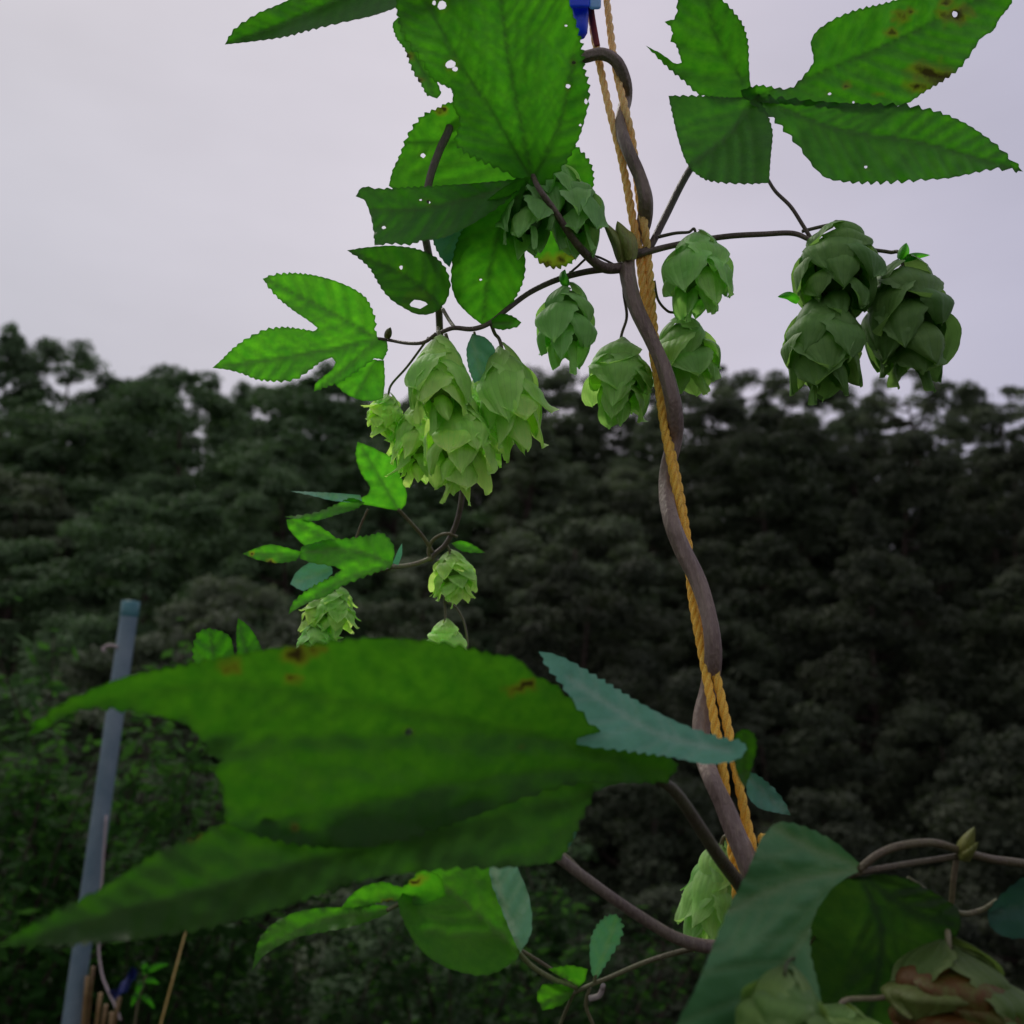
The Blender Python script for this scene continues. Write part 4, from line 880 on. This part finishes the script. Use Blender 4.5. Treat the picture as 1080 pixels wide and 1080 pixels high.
mesh('tape_strip', np.array(Vs), np.array([(i * 5 + j, i * 5 + j + 1, (i + 1) * 5 + j + 1, (i + 1) * 5 + j) for i in range(len(tp) - 1) for j in range(4)]), M_navy, bt)

# ================================================================== GROUND
ys = np.concatenate([np.linspace(-600, -10, 14), np.linspace(-6, 70, 150), np.linspace(76, 600, 24)])
xs = np.concatenate([np.linspace(-600, -70, 12), np.linspace(-60, 60, 110), np.linspace(70, 600, 12)])
X, Y = np.meshgrid(xs, ys)
Z = h_ground(X, Y) + 0.12 * np.sin(X * 1.7 + Y) * np.clip((Y - 4) / 4, 0, 1)
V = np.stack([X, Y, Z], -1).reshape(-1, 3); nx = len(xs); ny = len(ys)
i, j = np.meshgrid(np.arange(ny - 1), np.arange(nx - 1), indexing='ij')
Fq = np.stack([i * nx + j, i * nx + j + 1, (i + 1) * nx + j + 1, (i + 1) * nx + j], -1).reshape(-1, 4)
g = mesh('ground', V, Fq, M_soil); g['kind'] = 'structure'

# ================================================================== TREES
def leaf_cloud(cen, rad, n, size, seed, flat=0.0, up=0.25):
    r_ = np.random.default_rng(seed)
    d = r_.normal(size=(n, 3)); d /= np.linalg.norm(d, axis=1)[:, None]
    d[:, 2] = np.where(d[:, 2] < -0.35, -d[:, 2], d[:, 2])
    rr = r_.uniform(0.5, 1.05, n) ** 0.6 + np.where(r_.random(n) < .28, r_.uniform(0, .38, n), 0)
    c = cen + d * rr[:, None] * rad
    nm = d + r_.normal(scale=.55, size=(n, 3)) + np.array([0, 0, up]); nm /= np.linalg.norm(nm, axis=1)[:, None]
    a = np.cross(nm, r_.normal(size=(n, 3))); a /= np.linalg.norm(a, axis=1)[:, None]; bb = np.cross(nm, a)
    s = size * r_.uniform(.5, 1.6, n)
    V = np.stack([c - a * s[:, None], c - bb * (s * .5)[:, None], c + a * s[:, None], c + bb * (s * .5)[:, None]], 1).reshape(-1, 3)
    return V

def tree_proto(kind, seed):
    r_ = random.Random(seed); V, CL_ = [], []; limbs = []
    H = 10.0
    lean = (r_.uniform(-.4, .4), r_.uniform(-.4, .4))
    def tp_(z): return np.array([lean[0] * (z / H) ** 2 * 2, lean[1] * (z / H) ** 2 * 2, z])
    clumps = []
    n_c, z0, rmax, r0, r1, per, size = {'pine': (125, 1.2, 2.5, .34, .74, 300, .075), 'broad': (150, .9, 2.9, .40, .84, 300, .080),
                                  'open': (84, 2.2, 2.9, .32, .70, 270, .078), 'spire': (100, .8, 1.9, .28, .58, 210, .070)}[kind]
    for k in range(n_c):
        f = (k + r_.random()) / n_c
        z = z0 + (9.75 - z0) * f
        if kind == 'spire': pr = (1 - f) ** .75 + .06
        elif kind == 'pine': pr = math.sin(math.pi * min(1, .22 + .78 * f)) ** .75 + .10
        else: pr = math.sqrt(max(0, 1 - (1.75 * f - .80) ** 2)) + .08
        a = r_.uniform(0, 6.283)
        lump = 1 + .42 * mnoise.noise(Vector((math.cos(a) * 1.3 + seed * 5, math.sin(a) * 1.3, z * .55)))
        q = rmax * pr * lump * r_.uniform(.45, 1.0) ** .6
        c = tp_(z) + np.array([math.cos(a) * q, math.sin(a) * q, r_.uniform(-.25, .25)])
        rx = r_.uniform(r0, r1) * (1.15 - .35 * f)
        clumps.append((c, (rx * r_.uniform(.8, 1.25), rx * r_.uniform(.8, 1.25), rx * r_.uniform(.55, .95))))
        if k % 4 == 0: limbs.append((tp_(max(.8, z - .8)), c))
    for k, (c, rd) in enumerate(clumps):
        n = int(per * (0.6 + .5 * rd[0]))
        v = leaf_cloud(np.array(c), np.array(rd), n, size, seed * 100 + k); V.append(v)
        CL_.append(np.full(len(v), r_.random()))
    V = np.vstack(V); Fq = np.arange(len(V)).reshape(-1, 4)
    zz = np.linspace(-.4, 8.6 if kind in ('open', 'broad') else 9.3, 12)
    geos = [tube_geo(np.array([tp_(max(z, 0)) + np.array([0, 0, min(z, 0)]) for z in zz]), .21 * (1 - zz / 10.6).clip(.06), 8)]
    for a, c in limbs[:22]:
        m = (a + c) / 2 + np.array([0, 0, -.2])
        geos.append(tube_geo(catmull([a, m, c], 4), np.linspace(.075, .02, 9), 5))
    tv, tf, al = join(geos)
    return (V, Fq, np.concatenate(CL_)), (tv, tf)

protos = []
for kind, sd_ in (('pine', 1), ('pine', 2), ('pine', 3), ('broad', 4), ('broad', 5), ('open', 6), ('open', 7), ('spire', 8)):
    (V, Fq, cl_), (tv, tf) = tree_proto(kind, sd_)
    oc = mesh('crown', V, Fq, M_crown, None, {'clump': cl_}, smooth=False)
    ot = mesh('trunk', tv, tf, M_bark, None)
    col.objects.unlink(oc); col.objects.unlink(ot)
    protos.append((kind, oc, ot))
KIND = {'pine': 'pine_tree', 'broad': 'broadleaf_tree', 'open': 'broadleaf_tree', 'spire': 'conifer_tree'}

def place_tree(pi, x, y, h, wscale, rot, label, group, tint):
    kind, oc, ot = protos[pi]
    o = bpy.data.objects.new(KIND[kind], None); col.objects.link(o)
    o.empty_display_size = .5
    o.location = (x, y, float(h_ground(x, y)) - .1); o.rotation_euler = (0, 0, rot); s = h / 10
    o.scale = (s * wscale, s * wscale, s)
    o['label'] = label; o['category'] = 'tree'
    if group: o['group'] = group
    for src in (oc, ot):
        c = src.copy(); col.objects.link(c); c.parent = o
        if src is oc: c.color = tuple(tint) + (1,)
    return o

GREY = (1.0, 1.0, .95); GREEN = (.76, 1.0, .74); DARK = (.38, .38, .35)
# trees of the skyline, each with its own crown: (px, py of the top, distance, prototype, width)
sky_trees = [
    (16, 338, 44, 1, .75, 'open crowned tree at the far left end of the ridge, tallest against the sky'),
    (80, 366, 46, 4, .95, 'round domed tree on the ridge just right of the far left tall one'),
    (135, 402, 50, 3, .9, 'lower rounded tree in the dip between two domed trees on the left ridge'),
    (198, 396, 46, 4, 1.0, 'broad domed tree on the ridge below the tip of the bright two lobed leaf'),
    (246, 406, 48, 7, .8, 'narrow pointed conifer on the ridge beneath the bright two lobed leaf'),
    (300, 404, 47, 0, 1.0, 'pine on the ridge directly under the bright two lobed leaf'),
    (372, 412, 48, 3, 1.0, 'rounded ridge tree left of the small bright cones'),
    (440, 406, 50, 1, 1.0, 'ridge pine hidden behind the left cone cluster'),
    (520, 408, 48, 4, 1.0, 'ridge tree between the left cone cluster and the single centre cone'),
    (592, 388, 46, 4, 1.0, 'domed ridge tree under the single centre cone'),
    (664, 402, 48, 3, 1.0, 'ridge tree behind the pair of cones on the rope'),
    (732, 392, 46, 5, .95, 'lacy crowned ridge tree just right of the rope'),
    (790, 386, 45, 6, 1.0, 'lacy ridge tree with sky showing through, left of the three dark cones'),
    (848, 404, 47, 3, 1.0, 'rounded ridge tree straight under the three dark cones'),
    (905, 422, 49, 0, 1.0, 'low ridge pine in the gap under the dark cones'),
    (962, 388, 44, 5, .95, 'open ridge tree rising beneath the rightmost dark cone'),
    (1010, 412, 47, 6, .8, 'small airy ridge tree second from the right edge'),
    (1060, 408, 45, 3, .95, 'airy tree on the ridge at the right edge of the photo'),
]
pr_ = random.Random(3)
for (px, py, d, pi, ws, lab) in sky_trees:
    q = P(px, py, d); x, y = q[0], q[1]
    h = (q[2] - float(h_ground(x, y)) + .1) / (1.0 if protos[pi][0] in ('spire',) else 1.02)
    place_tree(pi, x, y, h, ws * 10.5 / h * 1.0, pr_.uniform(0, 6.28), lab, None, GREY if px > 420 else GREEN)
# the wooded slope below the ridge
rows = [(8.5, 1.75, 2.6), (11.0, 2.1, 3.6), (13.5, 2.5, 4.6), (16.5, 2.8, 5.4), (20, 3.2, 6.0), (24, 3.5, 6.8), (28.5, 3.9, 7.2), (33, 4.2, 7.2), (37.5, 4.2, 6.8), (42, 4.4, 6.0)]
for d, gap, h in rows:
    half = d * .60 + 2; x = -half + pr_.uniform(0, gap)
    while x < half:
        yy = d + pr_.uniform(-.8, .8) * gap * .3
        hh = h * pr_.uniform(.82, 1.15) * (1.28 if x < -6 and d > 30 else 1.0); pi = pr_.choice([0, 1, 2, 3, 4, 3, 4, 7 if d > 20 else 3])
        ang = x / d
        side = 'left of the rope' if ang < .13 else 'right of the rope'
        zone = 'low' if d < 15 else ('middle' if d < 26 else 'upper')
        kn = {'pine': 'pine', 'broad': 'rounded broadleaf tree', 'spire': 'narrow conifer', 'open': 'tree'}[protos[pi][0]]
        lab = f'dark {kn} in the packed wood on the {zone} slope, {side}'
        t = GREEN if ang < -.05 and pr_.random() < .6 else (DARK if ang > .22 or pr_.random() < .35 or (ang > .06 and d < 22) else GREY)  # right-hand crowns darkened to imitate corner vignetting; elsewhere DARK varies at random
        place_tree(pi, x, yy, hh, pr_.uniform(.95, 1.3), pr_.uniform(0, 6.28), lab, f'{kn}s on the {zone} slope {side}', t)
        x += gap * pr_.uniform(.85, 1.15)

# weeds and shrubs on the bank by the pole
def shrub_geo(h, w, n, size, seed, stems=7):
    r_ = np.random.default_rng(seed); Vs, geos = [], []
    for k in range(stems):
        a = r_.uniform(0, 6.28); tipp = np.array([math.cos(a) * w * r_.uniform(.2, 1), math.sin(a) * w * r_.uniform(.2, 1), h * r_.uniform(.6, 1.0)])
        C = catmull([np.zeros(3), tipp * np.array([.4, .4, .55]), tipp], 6); geos.append(tube_geo(C, np.linspace(.008, .002, len(C)), 5))
        m = n // stems; t = r_.uniform(.2, 1, m) ** .7
        c = np.stack([np.interp(t * (len(C) - 1), np.arange(len(C)), C[:, q]) for q in range(3)], 1)
        d = r_.normal(size=(m, 3)); d /= np.linalg.norm(d, axis=1)[:, None]
        c = c + d * r_.uniform(.02, .17, m)[:, None] * w
        nm = d * .5 + np.array([0, 0, 1]) + r_.normal(scale=.4, size=(m, 3)); nm /= np.linalg.norm(nm, axis=1)[:, None]
        aa = np.cross(nm, r_.normal(size=(m, 3))); aa /= np.linalg.norm(aa, axis=1)[:, None]; bb = np.cross(nm, aa)
        s = size * r_.uniform(.5, 1.3, m)[:, None]
        Vs.append(np.stack([c - aa * s, c - bb * s * .42, c + aa * s, c + bb * s * .42], 1).reshape(-1, 3))
    V = np.vstack(Vs); return V, np.arange(len(V)).reshape(-1, 4), join(geos)
shr = []
for k in range(3):
    V, Fq, (sv, sf, _) = shrub_geo(1.7, .75, 1500, .036, 50 + k, 11)
    of = mesh('foliage', V, Fq, M_weed, None, smooth=False); os_ = mesh('stems', sv, sf, M_bark, None)
    col.objects.unlink(of); col.objects.unlink(os_); shr.append((of, os_))
def place_shrub(k, px, py, d, label, tint, group=None, name='shrub', wide=1.0):
    q = P(px, py, d); x, y = q[0], q[1]; z0 = float(h_ground(x, y))
    o = bpy.data.objects.new(name, None); col.objects.link(o); o.location = (x, y, z0 - .03)
    s = (q[2] - z0) / 1.62; o.scale = (s * wide, s * wide, s); o.rotation_euler = (0, 0, pr_.uniform(0, 6.28))
    o['label'] = label; o['category'] = 'shrub'
    if group: o['group'] = group
    for i_, src in enumerate(shr[k]):
        c = src.copy(); col.objects.link(c); c.parent = o
        if i_ == 0: c.color = tuple(tint) + (1,)
place_shrub(0, 75, 680, 4.0, 'leafy green bush left of the top of the metal pole', (.36, .46, .34))
place_shrub(1, 178, 668, 4.3, 'pale flecked bush right of the top of the metal pole', (.40, .44, .38))
place_shrub(2, 10, 735, 3.4, 'bush cut by the left edge below the pole top', (.22, .28, .22))
place_shrub(2, 235, 760, 4.6, 'bush between the lobes of the big blurred leaf', (.2, .24, .2))
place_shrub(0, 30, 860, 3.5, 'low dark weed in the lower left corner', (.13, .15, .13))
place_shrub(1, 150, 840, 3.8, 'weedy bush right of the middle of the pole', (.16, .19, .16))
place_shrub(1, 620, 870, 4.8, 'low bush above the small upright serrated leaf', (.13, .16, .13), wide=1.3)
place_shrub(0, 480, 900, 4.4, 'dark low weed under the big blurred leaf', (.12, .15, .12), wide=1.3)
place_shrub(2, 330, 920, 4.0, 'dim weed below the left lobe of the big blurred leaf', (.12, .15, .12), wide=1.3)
# seedling beside the blue tape
sdl = root('seedling', 'small narrow leaved seedling beside the blue tape and yellow stalk', 'plant', tuple(P(146, 1100, 2.0)))
stem(sdl, [(140, 1100, 2.0), (145, 1060, 2.0), (152, 1035, 2.0), (156, 1022, 2.0)], (1.3, 1.0), 'stem', M_stalk)
for (x1, y1, x0, y0) in ((178, 1017, 156, 1024), (168, 1038, 153, 1034), (143, 1052, 150, 1034), (138, 1062, 147, 1046), (160, 1020, 152, 1028), (163, 1064, 150, 1050), (150, 1014, 154, 1024)):
    blade(sdl, 'leaf', [(x0, y0, 2.0), ((x0 + x1) / 2, (y0 + y1) / 2 - 2, 1.99), (x1, y1, 2.0)], 3.4, M_leaf, (.45, .5, .6))
